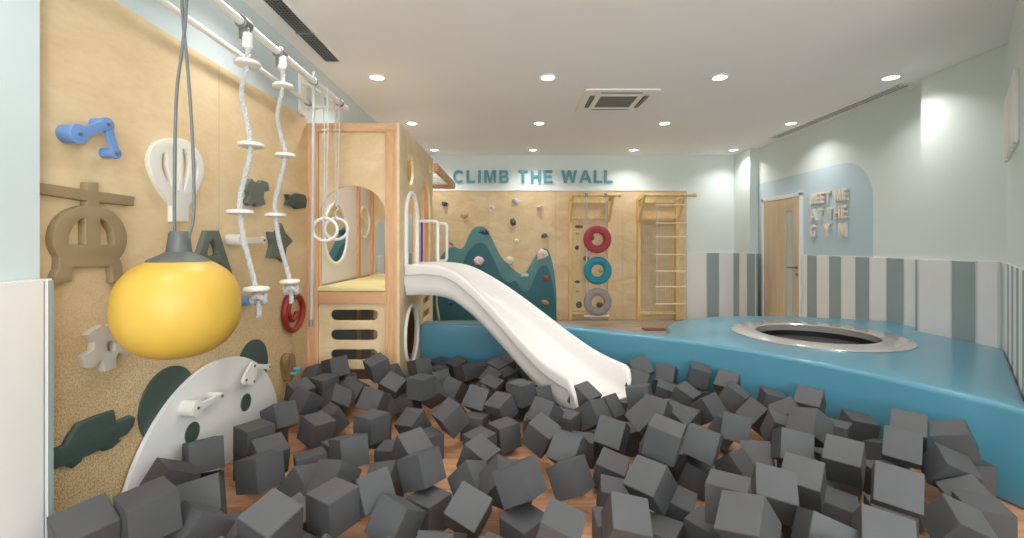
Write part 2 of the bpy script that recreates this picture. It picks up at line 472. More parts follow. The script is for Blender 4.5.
# narrow white strip above the plywood of the climbing wall
sbox('trim_11', (XL, 7.955, 0), (3.09, YB, 2.28), M_ply_back)['label'] = 'birch plywood climbing wall'
sbox('trim_12', (XL, 7.945, 2.28), (3.1, YB, 2.302), M_white)
# big rounded sky-blue field painted round the door
o = plate('trim_13', [(-7.46, 0.0), (-5.10, 0.0)] + [(-5.57 + .47 * math.cos(a), 1.86 + .47 * math.sin(a)) for a in [PI / 2 * k / 10 for k in range(11)]] + [(-7.46, 2.33)], [], MAT_RIGHT, -XR, 0.003, M_blue, bevel=0.0003)
tag(o, 'sky-blue rounded field on the right wall', kind='structure')

# door in the right wall
d = tag(thing('door_1', (XR, 6.8, 0), None, None), kind='structure')
bm = bmesh.new()
for lo, hi in (((XR - .05, 7.23, 0), (XR, 7.29, 2.06)), ((XR - .05, 6.31, 0), (XR, 6.34, 2.06)), ((XR - .05, 6.31, 2.01), (XR, 7.29, 2.06))): add_box(bm, lo, hi, 0, .004)
from_bm('door_frame', bm, M_white, d)
plate('door_leaf', [(-7.23, .01), (-6.34, .01), (-6.34, 2.01), (-7.23, 2.01)], [rrect(-6.66, .22, -6.5, 1.82, .01)], MAT_RIGHT, -XR + .006, .035, M_door, d)
box('door_glass', (XR - .03, 6.49, .2), (XR - .015, 6.67, 1.83), M_glass, d, .001)
bm = bmesh.new(); add_tube(bm, [(XR - .04, 6.40, 1.0), (XR - .10, 6.40, 1.0), (XR - .105, 6.415, 1.0), (XR - .105, 6.53, 1.0)], .011, 8); add_lathe(bm, [(.024, -.01), (.024, 0)], (XR - .04, 6.40, 1.0), 'X', 16); add_lathe(bm, [(.022, -.01), (.022, 0)], (XR - .04, 6.40, .9), 'X', 16)
from_bm('door_handle', bm, M_grey_metal, d, True)

# ------------------------------------------------------------------ ceiling fittings
def order_label(x, y):
    cols = ['leftmost', 'second from left', 'third from left', 'rightmost']
    rows = {4.286: 'the nearest row in view', 5.90: 'the middle row', 7.55: 'the far row before the back wall', 2.65: 'the row just above the pit', 1.0: 'the row above the viewer', -.8: 'the row behind the viewer'}
    xs = sorted(p[0] for p in DOWNLIGHTS if p[1] == y)
    return 'round recessed ceiling downlight, %s of %s' % (cols[xs.index(x)], rows[y])
for (x, y) in DOWNLIGHTS:
    t = thing('ceiling_downlight', (x, y, CEIL), order_label(x, y), 'ceiling light', 'recessed downlights')
    lathe('trim_ring', [(.062, -.002), (.066, -.011), (.083, -.008), (.086, 0.0)], (x, y, CEIL), M_white, t, closed=True)
    lathe('diffuser', [(.064, -.0065), (.064, -.001)], (x, y, CEIL), M_lamp, t)
    ld = bpy.data.lights.new('downlight_lamp', 'AREA'); ld.shape = 'DISK'; ld.size = .13; ld.energy = LAMP_POWER; ld.color = LAMP_COL; ld.spread = math.radians(124)
    lo = bpy.data.objects.new('downlight_lamp', ld); COL.objects.link(lo); lo.location = (x, y, CEIL - .016)

# four-way air conditioner cassette
t = thing('air_conditioner_cassette', (1.145, 4.99, CEIL), 'square white air conditioning cassette set in the ceiling', 'air conditioner')
x0, x1, y0, y1 = .755, 1.535, 4.60, 5.385
Z = CEIL
plate('face_plate', rrect(x0, y0, x1, y1, .03), [rrect(x0 + .19, y0 + .20, x1 - .19, y1 - .20, .01)] + [rrect(x0 + .17, y0 + .075, x1 - .17, y0 + .135, .012), rrect(x0 + .17, y1 - .135, x1 - .17, y1 - .075, .012), rrect(x0 + .075, y0 + .17, x0 + .135, y1 - .17, .012), rrect(x1 - .135, y0 + .17, x1 - .075, y1 - .17, .012)], MAT_FLAT, Z - .016, .0145, M_white, t, .001)
box('housing', (x0 + .03, y0 + .03, Z - .006), (x1 - .03, y1 - .03, Z), M_darkgap, t, 0)
bm = bmesh.new()
for k in range(12):
    yy = y0 + .21 + k * (y1 - y0 - .42) / 11
    add_box(bm, (x0 + .19, yy - .007, Z - .015), (x1 - .19, yy + .007, Z - .007))
from_bm('intake_grille', bm, M_grille, t)
for q in ((x0 + .165, y0 + .09, x1 - .165, y0 + .118), (x0 + .165, y1 - .118, x1 - .165, y1 - .09), (x0 + .09, y0 + .165, x0 + .118, y1 - .165), (x1 - .118, y0 + .165, x1 - .09, y1 - .165)):
    box('air_flap', (q[0], q[1], Z - .014), (q[2], q[3], Z - .007), M_grille, t, .001)

def linear_vent(x0, x1, y0, y1, label, nslot, cross=None):
    t = thing('air_vent', ((x0 + x1) / 2, (y0 + y1) / 2, Z), label, 'ceiling vent')
    plate('vent_frame', [(x0, y0), (x1, y0), (x1, y1), (x0, y1)], [[(x0 + .018, y0 + .02), (x1 - .018, y0 + .02), (x1 - .018, y1 - .02), (x0 + .018, y1 - .02)]], MAT_FLAT, Z - .012, .012, M_white, t, .001)
    box('vent_backing', (x0 + .015, y0 + .015, Z - .004), (x1 - .015, y1 - .015, Z), M_black if cross else M_grille, t, 0)
    bm = bmesh.new()
    w_ = (x1 - x0 - .036) / nslot
    for k in range(1, nslot): add_box(bm, (x0 + .018 + k * w_ - .003, y0 + .02, Z - .011), (x0 + .018 + k * w_ + .003, y1 - .02, Z - .004))
    if cross:
        y = y0 + .05
        while y < y1 - .03: add_box(bm, (x0 + .018, y - .002, Z - .010), (x1 - .018, y + .002, Z - .004)); y += .03
        for cb in cross: add_box(bm, (x0 + .01, cb - .012, Z - .0125), (x1 - .01, cb + .012, Z - .004))
    from_bm('vent_louvre', bm, M_grey_metal if cross else M_white, t)
linear_vent(-1.635, -1.475, 1.2, 3.93, 'long dark linear air vent in the ceiling beside the left wall', 5, cross=[3.38, 2.2])
linear_vent(3.83, 3.985, 4.46, 6.72, 'long pale linear air vent in the ceiling beside the right wall', 3)

# ------------------------------------------------------------------ raised lettering
def arc_pts(cu, cv, ru, rv, a0, a1, n=18):
    return [(cu + ru * math.cos(math.radians(a0 + (a1 - a0) * k / n)), cv + rv * math.sin(math.radians(a0 + (a1 - a0) * k / n))) for k in range(n + 1)]
GLYPH = {   # bold grotesque capitals, cap height 1: (outline, holes)
    'L': ([(0, 0), (.66, 0), (.66, .17), (.20, .17), (.20, 1), (0, 1)], []),
    'I': ([(0, 0), (.20, 0), (.20, 1), (0, 1)], []),
    'T': ([(.29, 0), (.49, 0), (.49, .83), (.78, .83), (.78, 1), (0, 1), (0, .83), (.29, .83)], []),
    'H': ([(0, 0), (.20, 0), (.20, .42), (.58, .42), (.58, 0), (.78, 0), (.78, 1), (.58, 1), (.58, .60), (.20, .60), (.20, 1), (0, 1)], []),
    'E': ([(0, 0), (.70, 0), (.70, .17), (.20, .17), (.20, .42), (.64, .42), (.64, .59), (.20, .59), (.20, .83), (.69, .83), (.69, 1), (0, 1)], []),
    'M': ([(0, 0), (.185, 0), (.185, .76), (.39, 0), (.55, 0), (.755, .76), (.755, 0), (.94, 0), (.94, 1), (.65, 1), (.47, .33), (.29, 1), (0, 1)], []),
    'W': ([(.22, 0), (.43, 0), (.62, .70), (.81, 0), (1.02, 0), (1.24, 1), (1.03, 1), (.90, .32), (.73, 1), (.51, 1), (.34, .32), (.21, 1), (0, 1)], []),
    'A': ([(0, 0), (.21, 0), (.29, .23), (.68, .23), (.76, 0), (.98, 0), (.60, 1), (.38, 1)], [[(.35, .40), (.62, .40), (.487, .79)]]),
    'Y': ([(.33, 0), (.53, 0), (.53, .41), (.87, 1), (.64, 1), (.435, .61), (.23, 1), (0, 1), (.33, .41)], []),
    'B': ([(0, 0)] + arc_pts(.48, .28, .28, .28, -90, 62) + arc_pts(.46, .75, .25, .25, -48, 90) + [(0, 1)],
          [[(.20, .17)] + arc_pts(.45, .295, .11, .125, -90, 90) + [(.20, .42)], [(.20, .59)] + arc_pts(.43, .71, .10, .12, -90, 90) + [(.20, .83)]]),
    'C': (arc_pts(.45, .5, .45, .52, 38, 322, 40) + arc_pts(.45, .5, .245, .335, 318, 42, 34), []),
    'G': (arc_pts(.46, .5, .46, .52, 38, 318, 40) + [(.86, .54), (.47, .54), (.47, .38), (.66, .38), (.66, .25)] + arc_pts(.46, .5, .25, .34, 306, 44, 34), []),
}
def word(text, u0, u1, v0, cap, ext, M, base, m, parent, widen=1.0):
    ws = [max(p[0] for p in GLYPH[c][0]) * cap * widen for c in text]
    gap = (u1 - u0 - sum(ws)) / max(1, len(text) - 1)
    u = u0
    for ch, w_ in zip(text, ws):
        f_ = lambda P: [(u + x * cap * widen, v0 + y * cap) for x, y in P]
        plate('letter', f_(GLYPH[ch][0]), [f_(h) for h in GLYPH[ch][1]], M, base, ext, m, parent, .0012)
        u += w_ + gap
t = thing('wall_sign', (.35, 7.98, 2.43), 'teal raised wall lettering reading CLIMB THE WALL', 'sign')
zz = 2.422
for txt, a, b in (('CLIMB', 453.0, 509.0), ('THE', 518.3, 552.5), ('WALL', 561.5, 612.7)):
    word(txt, (a - CX) * 7.97 / F, (b - CX) * 7.97 / F, zz, .222, .03, MAT_BACK, -YB, M_sign_teal, t, 1.0)
t = thing('wall_sign', (XR - .01, 5.85, 1.42), 'ivory raised wall lettering reading MEET ME AT THE GYM', 'sign')
def yr(px): return -F * (XR - .02) / (px - CX)
for txt, a, b, z0, cap in (('MEET', 810.3, 830.5, 1.872, .14), ('ME', 835.2, 847.5, 1.872, .14), ('AT', 810.3, 823.2, 1.648, .155), ('THE', 827.5, 847.3, 1.648, .155), ('GYM', 810.3, 846.7, 1.425, .165)):
    word(txt, yr(a), yr(b), z0, cap, .028, MAT_RIGHT, -XR + .003, M_letter, t, .84)
# raised white relief on the diagonal wall, seen edge-on
t = thing('wall_relief', diag(.9, 0, 1.95), 'white raised relief on the diagonal wall at the right edge', 'sign')
for k in range(7):
    s = .10 + k * .15; bm = bmesh.new()
    z1 = 2.44; z0 = 1.97
    r = bmesh.ops.create_cube(bm, size=1.0)['verts']; c = diag(s, .0125, (z0 + z1) / 2)
    bmesh.ops.transform(bm, matrix=Matrix.Translation(c) @ Matrix.Rotation(math.atan2(DD.y, DD.x), 4, 'Z') @ Matrix.Diagonal((.085, .025, z1 - z0, 1)), verts=r)
    bmesh.ops.bevel(bm, geom=bm.edges[:], offset=.006, segments=3, affect='EDGES')
    from_bm('relief_bar', bm, M_white, t, True)

# ------------------------------------------------------------------ padded pit wall and platform
t = thing('soft_play_platform', (2.7, 4.1, 0), 'teal vinyl padded platform with curved front wall round the pit', 'platform')
back = []
FV = [Vector(p) for p in FC]
for i, p in enumerate(FV):
    a = FV[max(0, i - 1)]; b = FV[min(len(FV) - 1, i + 1)]; d_ = (b - a).normalized(); n_ = Vector((-d_.y, d_.x))
    q = p + n_ * .13
    if q.x < 1.47: back.append((q.x, q.y))
dl = [diag(s, .05, 0)[:2] for s in (1.78, .05)]
outline = FC + [tuple(dl[0]), tuple(dl[1]), (3.86, 3.64), (3.86, 4.39), (4.02, 4.42), (4.02, 4.87), (3.64, 5.0), (3.4, 5.09), (3.1, 5.17), (2.7, 5.20), (2.3, 5.13), (1.98, 4.98), (1.74, 4.78), (1.58, 4.52), (1.53, 4.25)] + back[::-1]
TC = (2.775, 4.12)
me = plate_mesh(outline, [circ(TC[0], TC[1], .62, 64)], MAT_FLAT, 0.0, .50, .03, 4)
# the rounded edge grows outward by the bevel: pull the front back is not needed at this size
link_mesh('padded_body', me, M_pad, t, True)

tr = thing('trampoline', (TC[0], TC[1], .5), 'round sunken trampoline with pale rim set in the teal platform', 'trampoline')
lathe('rim', [(.485, .45), (.478, .508), (.49, .519), (.68, .515), (.698, .506), (.698, .5015), (.50, .5015)], (TC[0], TC[1], 0), M_ring, tr, seg=72, closed=True)
lathe('jumping_mat', [(.486, .395), (.486, .402)], (TC[0], TC[1], 0), M_net, tr, seg=64)
lathe('inner_skirt', [(.488, .39), (.488, .5), (.494, .5), (.494, .39)], (TC[0], TC[1], 0), M_black, tr, seg=64, closed=True)

# ------------------------------------------------------------------ slide
SP = [Vector(p) for p in ((-.952, 4.312), (-.309, 4.312), (.222, 4.08), (.656, 3.405))]
SZ = [1.145, 1.150, 1.112, .992, .842, .684, .536, .423, .373]
def spt(t):
    a = (1 - t) ** 3 * SP[0] + 3 * (1 - t) ** 2 * t * SP[1] + 3 * (1 - t) * t * t * SP[2] + t ** 3 * SP[3]
    d = (3 * (1 - t) ** 2 * (SP[1] - SP[0]) + 6 * (1 - t) * t * (SP[2] - SP[1]) + 3 * t * t * (SP[3] - SP[2])).normalized()
    k = t * 8; i = min(7, int(k)); u = k - i
    z = [SZ[max(0, i - 1)], SZ[i], SZ[i + 1], SZ[min(8, i + 2)]]
    zz = .5 * (2 * z[1] + (z[2] - z[0]) * u + (2 * z[0] - 5 * z[1] + 4 * z[2] - z[3]) * u * u + (3 * z[1] - z[0] - 3 * z[2] + z[3]) * u ** 3)
    return a, d, zz
HALF = [(0, -.285), (.20, -.285), (.262, -.278), (.286, -.25), (.296, -.19), (.298, -.105), (.302, -.098), (.312, -.09), (.314, -.03), (.308, -.01), (.294, 0), (.276, -.003), (.262, -.018), (.252, -.06), (.240, -.13), (.222, -.175), (.19, -.197), (.1, -.207), (0, -.21)]
prof = [(-u, v) for u, v in HALF[::-1]] + HALF[1:-1]
bm = bmesh.new(); rings = []
secs = [(spt(k / 48), 1.0, 1.0) for k in range(49)]
a, d_, z_ = spt(1.0)
for s, hf, wf in ((.03, .93, 1.0), (.055, .78, 1.0), (.075, .55, .99), (.088, .28, .98), (.095, .10, .97)): secs.append(((a + d_ * s, d_, z_ - .006), hf, wf))
for (p, d_, z_), hf, wf in secs:
    n_ = Vector((-d_.y, d_.x)); ring = []
    for u, v in prof:
        vv = v
        if hf < 1 and v > -.205: vv = -.205 + (v + .205) * hf
        q = p + n_ * u * wf
        ring.append(bm.verts.new((q.x, q.y, z_ + vv)))
    rings.append(ring)
n = len(prof)
for r0, r1 in zip(rings, rings[1:]):
    for k in range(n): bm.faces.new((r0[k], r0[(k + 1) % n], r1[(k + 1) % n], r1[k]))
bm.faces.new(rings[0]); bm.faces.new(rings[-1][::-1])
sl = thing('slide', (.1, 4.1, 0), 'white curved plastic slide running from the play tower into the foam pit', 'slide')
from_bm('chute', bm, M_plastic, sl, True)
a, d_, z_ = spt(.97); n_ = Vector((-d_.y, d_.x))
bm = bmesh.new(); r = bmesh.ops.create_cube(bm, size=1.0)['verts']
bmesh.ops.transform(bm, matrix=Matrix.Translation((a.x, a.y, .05)) @ Matrix.Rotation(math.atan2(d_.y, d_.x), 4, 'Z') @ Matrix.Diagonal((.16, .40, .10, 1)), verts=r)
bmesh.ops.bevel(bm, geom=bm.edges[:], offset=.012, segments=2, affect='EDGES')
from_bm('foot', bm, M_plastic, sl, True)
def loop3(pts, n=5): return crom(pts, n)
hr = tube('handrail', [(-.965, 4.62, 1.565)] + loop3([(-.80, 4.62, 1.565), (-.772, 4.62, 1.552), (-.762, 4.62, 1.52)]) + [(-.762, 4.62, 1.14)], .0165, M_white, sl)
tube('grip', [(-.925, 4.62, 1.56), (-.925, 4.62, 1.15)], .011, M_purple, hr, label='purple upright bar of the handrail')
tube('handrail', rrp := [Vector((u, 4.98, v)) for u, v in rrect(-.83, 1.145, -.722, 1.557, .035)], .0165, M_white, sl, closed=True)
tube('rail_tie', [(-.762, 4.62, 1.17), (-.828, 4.98, 1.17)], .012, M_white, sl)
tube('rail_tie', [(-.762, 4.62, 1.52), (-.828, 4.98, 1.52)], .012, M_white, sl)

# ------------------------------------------------------------------ play tower
TX0, TX1, TY0, TY1, TH = -1.752, -.96, 3.84, 5.58, 2.362
tw = thing('play_tower', (-1.35, 4.7, 0), 'birch and orange timber play tower with arched openings and a yellow deck', 'play tower')
PW = .095
# front posts and beams
for x0, x1 in ((TX0, TX0 + PW), (-1.085, -.985)):
    box('corner_post', (x0, TY0, 0), (x1, TY0 + .09, TH - .075), M_timber, tw, .004)
box('top_beam', (TX0, TY0, TH - .075), (-.985, TY0 + .09, TH), M_timber_h, tw, .004)
box('deck_beam', (TX0 + PW, TY0 + .004, .817), (-1.085, TY0 + .09, .922), M_timber_h, tw, .003)
# front panel above the deck with its wide arch
U0, U1 = TX0 + PW - .002, -1.083
ap = [(U0 + .012, .962)] + [(U1 - .006, .962)] + [(U1 - .006, 1.60)] + [((U0 + U1) / 2 + .003 + (U1 - U0 - .018) / 2 * math.cos(PI * k / 24), 1.585 + .245 * math.sin(PI * k / 24)) for k in range(25)] + [(U0 + .012, 1.60)]
plate('front_panel', [(U0, .93), (U1, .93), (U1, TH - .073), (U0, TH - .073)], [ap], MAT_BACK, -(TY0 + .045), .02, M_ply, tw, .001)
slots = [rrect(-1.555, z0, -1.152, z0 + .093, .044) for z0 in (.672, .502, .332, .162)]
plate('slotted_panel', [(U0, 0), (U1, 0), (U1, .818), (U0, .818)], slots, MAT_BACK, -(TY0 + .045), .02, M_ply, tw, .001)
# deck with yellow pad
box('deck', (TX0, TY0 + .03, .905), (TX1 - .025, TY1, .93), M_ply, tw, .003)
box('deck_pad', (TX0 + PW, TY0 - .004, .928), (-1.083, TY1 - .03, .962), mat('pale_yellow_pad', (240, 226, 160), .5), tw, .006, label='pale yellow deck mat')
# side panel towards the slide
SX = MAT_LEFT
so = [(TY0 - .002, 0), (TY1 - .13, 0), (TY1 - .13, TH), (TY0 - .002, TH)]
holes = [circ(4.25, 2.04, .155, 36), arch(4.045, 4.50, .945, 1.80), arch(4.76, 5.30, .98, 2.03), circ(4.285, .475, .265, 44), circ(5.26, 2.20, .05, 20),
         rrect(4.83, .665, 5.28, .745, .02), rrect(4.83, .515, 5.28, .60, .02)]
plate('side_panel', so, holes, SX, TX1 - .025, .025, M_ply, tw, .0015)
tube('arch_trim', [(TX1 + .008, 4.035, .96)] + [(TX1 + .008, 4.2725 + .2375 * math.cos(PI - PI * k / 20), 1.5725 + .2375 * math.sin(PI * k / 20)) for k in range(21)] + [(TX1 + .008, 4.51, .96)], .021, M_white, tw, label='white tubular trim round the slide doorway')
tube('porthole_trim', [(TX1 + .006, 4.285 + .268 * math.cos(2 * PI * k / 40), .475 + .268 * math.sin(2 * PI * k / 40)) for k in range(40)], .017, M_white, tw, closed=True, label='white ring round the low porthole')
# inside: white wall boards on the left, posts, round mirrors
box('inner_wall', (TX0, TY0 + .09, .962), (TX0 + .02, 5.02, 2.33), M_plastic, tw, .002, label='white inner wall board')
box('inner_wall', (TX0, 5.085, .962), (TX0 + .02, 5.50, 2.33), M_plastic, tw, .002, label='white inner wall board')
box('inner_post', (TX0, 5.02, 0), (TX0 + .045, 5.085, 2.33), M_timber, tw, .003)
box('inner_post', (TX0, 5.50, 0), (TX0 + .055, TY1, TH), M_timber, tw, .003)
box('inner_post', (TX1 - .11, TY1 - .08, 0), (TX1 - .03, TY1, TH), M_timber, tw, .003)
for cy_, cz_, r_ in ((4.42, 1.43, .275), (5.26, 1.585, .165)):
    fr = lathe('mirror_frame', [(r_, 0), (r_, .014), (r_ + .006, .019), (r_ + .024, .019), (r_ + .03, .012), (r_ + .03, 0)], (TX0 + .02, cy_, cz_), M_white, tw, 'X', 48, closed=True)
    lathe('mirror_glass', [(r_ + .002, .004), (r_ + .002, .0075)], (TX0 + .02, cy_, cz_), M_mirror, fr, 'X', 48)
# back panel with an arch, lower grey boards
plate('back_panel', [(TX0 + .055, .93), (TX1 - .11, .93), (TX1 - .11, TH), (TX0 + .055, TH)], [arch(TX0 + .065, -1.10, .965, 1.735)], MAT_BACK, -(TY1 - .02), .02, M_ply, tw, .001)
box('lower_board', (TX0, TY0 + .12, 0), (TX0 + .02, 5.5, .90), M_grey_stripe, tw, .002, label='grey green lower lining board')
bm = bmesh.new()
for k, x in enumerate((-1.60, -1.30)): add_box(bm, (x, TY1 - .08, 0), (x + .11, TY1 - .03, .90))
from_bm('lower_post', bm, wood('brown_timber', (150, 98, 66), (116, 72, 46), (9, 9, .8), 2), tw)

mb = thing('monkey_bars', (-1.35, 6.4, 2.2), 'overhead orange timber monkey bars with white rungs behind the play tower', 'monkey bars')
for x in (-1.755, -.975): box('side_rail', (x, TY1 + .002, 2.235), (x + .05, 7.34, 2.335), wood('timber_along', (226, 172, 126), (205, 145, 98), (9, .8, 9), 1.8, .45), mb, .004)
box('end_rail', (-1.705, 7.27, 2.235), (-.975, 7.34, 2.30), M_timber_h, mb, .004)
for k in range(7): tube('rung', [(-1.71, 5.75 + k * .22, 2.28), (-.97, 5.75 + k * .22, 2.28)], .014, M_white, mb, 10)
r_ = thing('knotted_rope', (-.91, 5.50, .33), 'thin tan cord with a knot hanging on the tower side behind the slide', 'cord')
M_tan = mat('tan_rope', (196, 170, 120), .8)
rope('cord', crom([(-.945, 5.47, 1.10), (-.925, 5.50, .95), (-.915, 5.52, .80), (-.925, 5.52, .62), (-.905, 5.52, .48), (-.89, 5.52, .36)], 5), .012, M_tan, r_)
lathe('knot', [(.005, -.03), (.026, -.012), (.028, .008), (.006, .03)], (-.918, 5.52, .72), M_tan, r_, seg=14)

# ------------------------------------------------------------------ rods over the left wall and what hangs from them
RX, RZ, R2X = -1.387, 2.465, -1.64
hr_ = thing('hanging_rail', (-1.5, 2.0, RZ), 'pair of white tubular rails on wall brackets under the ceiling at the left', 'rail')
tube('front_rail', [(RX, .35, RZ), (RX, 3.77, RZ)], .021, M_white, hr_, 16)
tube('rear_rail', [(R2X, .35, RZ), (R2X, 3.77, RZ)], .017, M_white, hr_, 16)
for yb in (3.74, .6):
    br = plate('wall_bracket', rrect(yb - .045, 2.40, yb + .065, 2.80, .045), [], MAT_LEFT, XL + .002, .025, M_white, hr_, .004)
    tube('bracket_arm', [(XL + .02, yb, RZ), (RX, yb, RZ)], .014, M_white, br, 10)
    tube('bracket_arm', [(XL + .02, yb, RZ + .22), (RX - .02, yb - .05, RZ + .01)], .012, M_white, br, 10)
for yb in (3.62,):
    for xx, rr in ((RX, .031), (R2X, .026)):
        lathe('pipe_clamp', [(rr - .004, -.022), (rr, -.02), (rr, .02), (rr - .004, .022)], (xx, yb, RZ), M_grey_metal, hr_, 'Y', 18)

def at_rod(px, py, Y): return Vector(((px - CX) * Y / F, Y, ZC + (CY - py) * Y / F))
def disc_rope(Y, path, discs, knot, rdisc, label):
    t = thing('climbing_rope', (RX, Y, 1.3), label, 'climbing rope', 'disc ropes on the rail')
    pts = crom([at_rod(x, y, Y) for x, y in path], 5)
    rope('rope', pts, .0135, M_rope, t, .055)
    bm = bmesh.new(); add_lathe(bm, [(.028, -.035), (.033, -.03), (.033, .03), (.028, .035)], (RX, Y, RZ), 'Y', 20); add_lathe(bm, [(.024, -.075), (.026, -.03), (.02, -.02)], (RX, Y, RZ), 'Z', 18)
    from_bm('rail_clamp', bm, M_grey_metal, t, True, 'grey clamp on the rail')
    lathe('rope_sleeve', [(.019, -.045), (.024, -.04), (.025, .03), (.019, .035)], at_rod(path[1][0], path[1][1], Y), M_white, t, seg=18)
    for x, y in discs:
        p = at_rod(x, y, Y)
        lathe('disc', [(.012, -.012), (rdisc * .8, -.0125), (rdisc * .97, -.007), (rdisc, 0), (rdisc * .93, .009), (rdisc * .6, .0135), (.014, .0145)], p, M_white, t, seg=36)
    p = at_rod(knot[0], knot[1], Y)
    bm = bmesh.new()
    K = [p + Vector((.030 * math.cos(a * 1.0), .026 * math.sin(a), .018 * math.sin(a * 1.5 + .6))) for a in [i * .42 for i in range(26)]]
    add_strands(bm, K, .0155, .05)
    from_bm('knot', bm, M_rope, t, True)
    return t
disc_rope(2.33, [(246.5, 24), (247.3, 40), (247.5, 63), (241.5, 92), (246, 118), (250.8, 145), (247, 170), (241, 192), (240, 212), (243.5, 238), (250, 265), (256, 289), (258.5, 300), (258.7, 317)], [(247.5, 63.5), (251, 145), (240, 212), (256.2, 289)], (258.5, 299), .063, 'white rope with four discs and a knotted end, nearer of the two hanging ropes')
disc_rope(2.69, [(281.5, 48), (282, 62), (283, 86), (277.5, 115), (281, 135), (285.3, 155), (280, 180), (275.3, 200), (275.3, 215), (279, 240), (285, 262), (290, 281), (291, 290), (291.5, 303)], [(283, 86), (285.3, 155.5), (275.3, 215), (289.8, 281.5)], (291, 290), .058, 'white rope with four discs, farther one whose knot hangs above the red spiral')
t = thing('climbing_rope', (RX, 3.15, 1.2), 'straight grey white cord hanging down beside the tower post', 'rope')
rope('cord', [at_rod(313.6, 72, 3.15), at_rod(313, 180, 3.15), at_rod(311.2, 320, 3.15)], .011, mat('grey_white_rope', (190, 190, 188), .85), t, .04)
lathe('end_cap', [(.008, -.03), (.014, -.025), (.014, .02), (.008, .025)], at_rod(311, 323, 3.15), M_grey_metal, t, seg=14)
lathe('rail_loop', [(.024, -.012), (.028, -.01), (.028, .01), (.024, .012)], (RX, 3.15, RZ), M_grey_metal, t, 'Y', 18)
for Y, xr, yr_, lab in ((3.335, 325, 229.5, 'white gymnastic ring on cords, left and nearer of the pair'), (3.56, 336.3, 229, 'white gymnastic ring on cords, right and farther of the pair')):
    t = thing('gymnastic_ring', (RX, Y, 1.4), lab, 'gymnastic ring', 'gymnastic rings')
    c = at_rod(xr, yr_, Y); R = .083
    tube('ring', [c + Vector((R * math.cos(2 * PI * k / 40), 0.02 * math.cos(2 * PI * k / 40), R * math.sin(2 * PI * k / 40))) for k in range(40)], .0115, M_white, t, closed=True)
    top = c + Vector((0, 0, R + .05))
    bm = bmesh.new()
    for s in (-1, 1): add_tube(bm, [Vector((RX + s * .018, Y, RZ)), at_rod(xr + 1.2 + s * 1.8, 130, Y), Vector((top.x + s * .005, Y, top.z + .05))], .0042, 6)
    K = [Vector((RX + .025 * math.cos(a), Y, RZ + .025 * math.sin(a))) for a in [2 * PI * k / 16 for k in range(16)]]
    add_tube(bm, K, .004, 6, True)
    add_tube(bm, [at_rod(xr - 1, 133, Y), at_rod(xr - 3.6, 144, Y), at_rod(xr - 5.0, 150, Y)], .0042, 6)
    add_tube(bm, [at_rod(xr - 3.2, 130, Y), at_rod(xr + 4, 130, Y)], .008, 8)
    K = [top + Vector((.012 * math.cos(a), .010 * math.sin(a), -.05 + .012 * a)) for a in [i * .5 for i in range(26)]]
    add_tube(bm, K, .0055, 6)
    add_tube(bm, [c + Vector((0, .018 * math.cos(a), R + .0 + .018 * math.sin(a))) for a in [2 * PI * k / 14 for k in range(14)]], .0055, 6, True)
    from_bm('suspension_cord', bm, M_rope, t, True)

# yellow punch ball
BY = 1.87
t = thing('punch_ball', (RX, BY, .85), 'big yellow flattened ball with a dark cap hanging on grey cords', 'punch ball')
cxy = Vector((RX + .004, BY, 0))
prof_ = []
for k in range(33):
    a = -PI / 2 + PI * k / 32
    c_, s_ = abs(math.cos(a)) ** (2 / 2.35), abs(math.sin(a)) ** (2 / 2.35) * (1 if a > 0 else -1)
    z = 1.062 + .208 * s_
    if z > 1.262: break
    prof_.append((max(.004, .222 * c_), z))
lathe('ball', prof_, cxy, M_yellow, t, seg=64)
lathe('cap', [(.02, 1.235), (.108, 1.243), (.112, 1.252), (.106, 1.260), (.07, 1.278), (.046, 1.292), (.044, 1.305), (.039, 1.345), (.037, 1.368), (.032, 1.376), (.01, 1.378)], cxy, M_cap, t, seg=48)
c1 = [(174.6, 240), (174.4, 200), (174.8, 160), (175.6, 118), (177.4, 84), (182, 50), (185.5, 20), (187, -20), (186, -34)]
c2 = [(187.5, 240), (191, 229), (193.6, 215), (194, 185), (192.5, 140), (189.6, 92), (186, 50), (183, 20), (181.5, -20), (183, -34)]
tube('hanging_cord', crom([at_rod(x, y, BY) for x, y in c1], 6), .0062, M_cord, t, 8)
tube('hanging_cord', crom([at_rod(x, y, BY + .004) for x, y in c2], 6), .0062, M_cord, t, 8)
K = [Vector(((184.5 - CX) * BY / F + .03 * math.cos(a), BY, RZ + .03 * math.sin(a))) for a in [2 * PI * k / 16 for k in range(16)]]
tube('rail_loop', [(p.x * .0 + RX + (.03 * math.cos(i * PI / 8)), BY, RZ + .03 * math.sin(i * PI / 8)) for i, p in enumerate(K)], .006, M_cord, t, 8, True)

# ------------------------------------------------------------------ wall toys on the plywood
WX = XL + .012
def zoomed(pts, ox, oy, s): return [(ox + x * s, oy + y * s) for x, y in pts]
def toy(name, outline, xf, m, label, cat, holes=(), thick=.045, smooth=0, bevel=.003, pieces=None, group=None):
    o2 = [on_left(x, y, xf) for x, y in outline]
    if smooth: o2 = [tuple(p) for p in crom(o2, smooth, True)]
    hs = [[tuple(p) for p in crom([on_left(x, y, xf) for x, y in h], 4, True)] for h in holes]
    o = plate(name, o2, hs, MAT_LEFT, xf - thick, thick, m, None, bevel)
    return tag(o, label, cat, group)

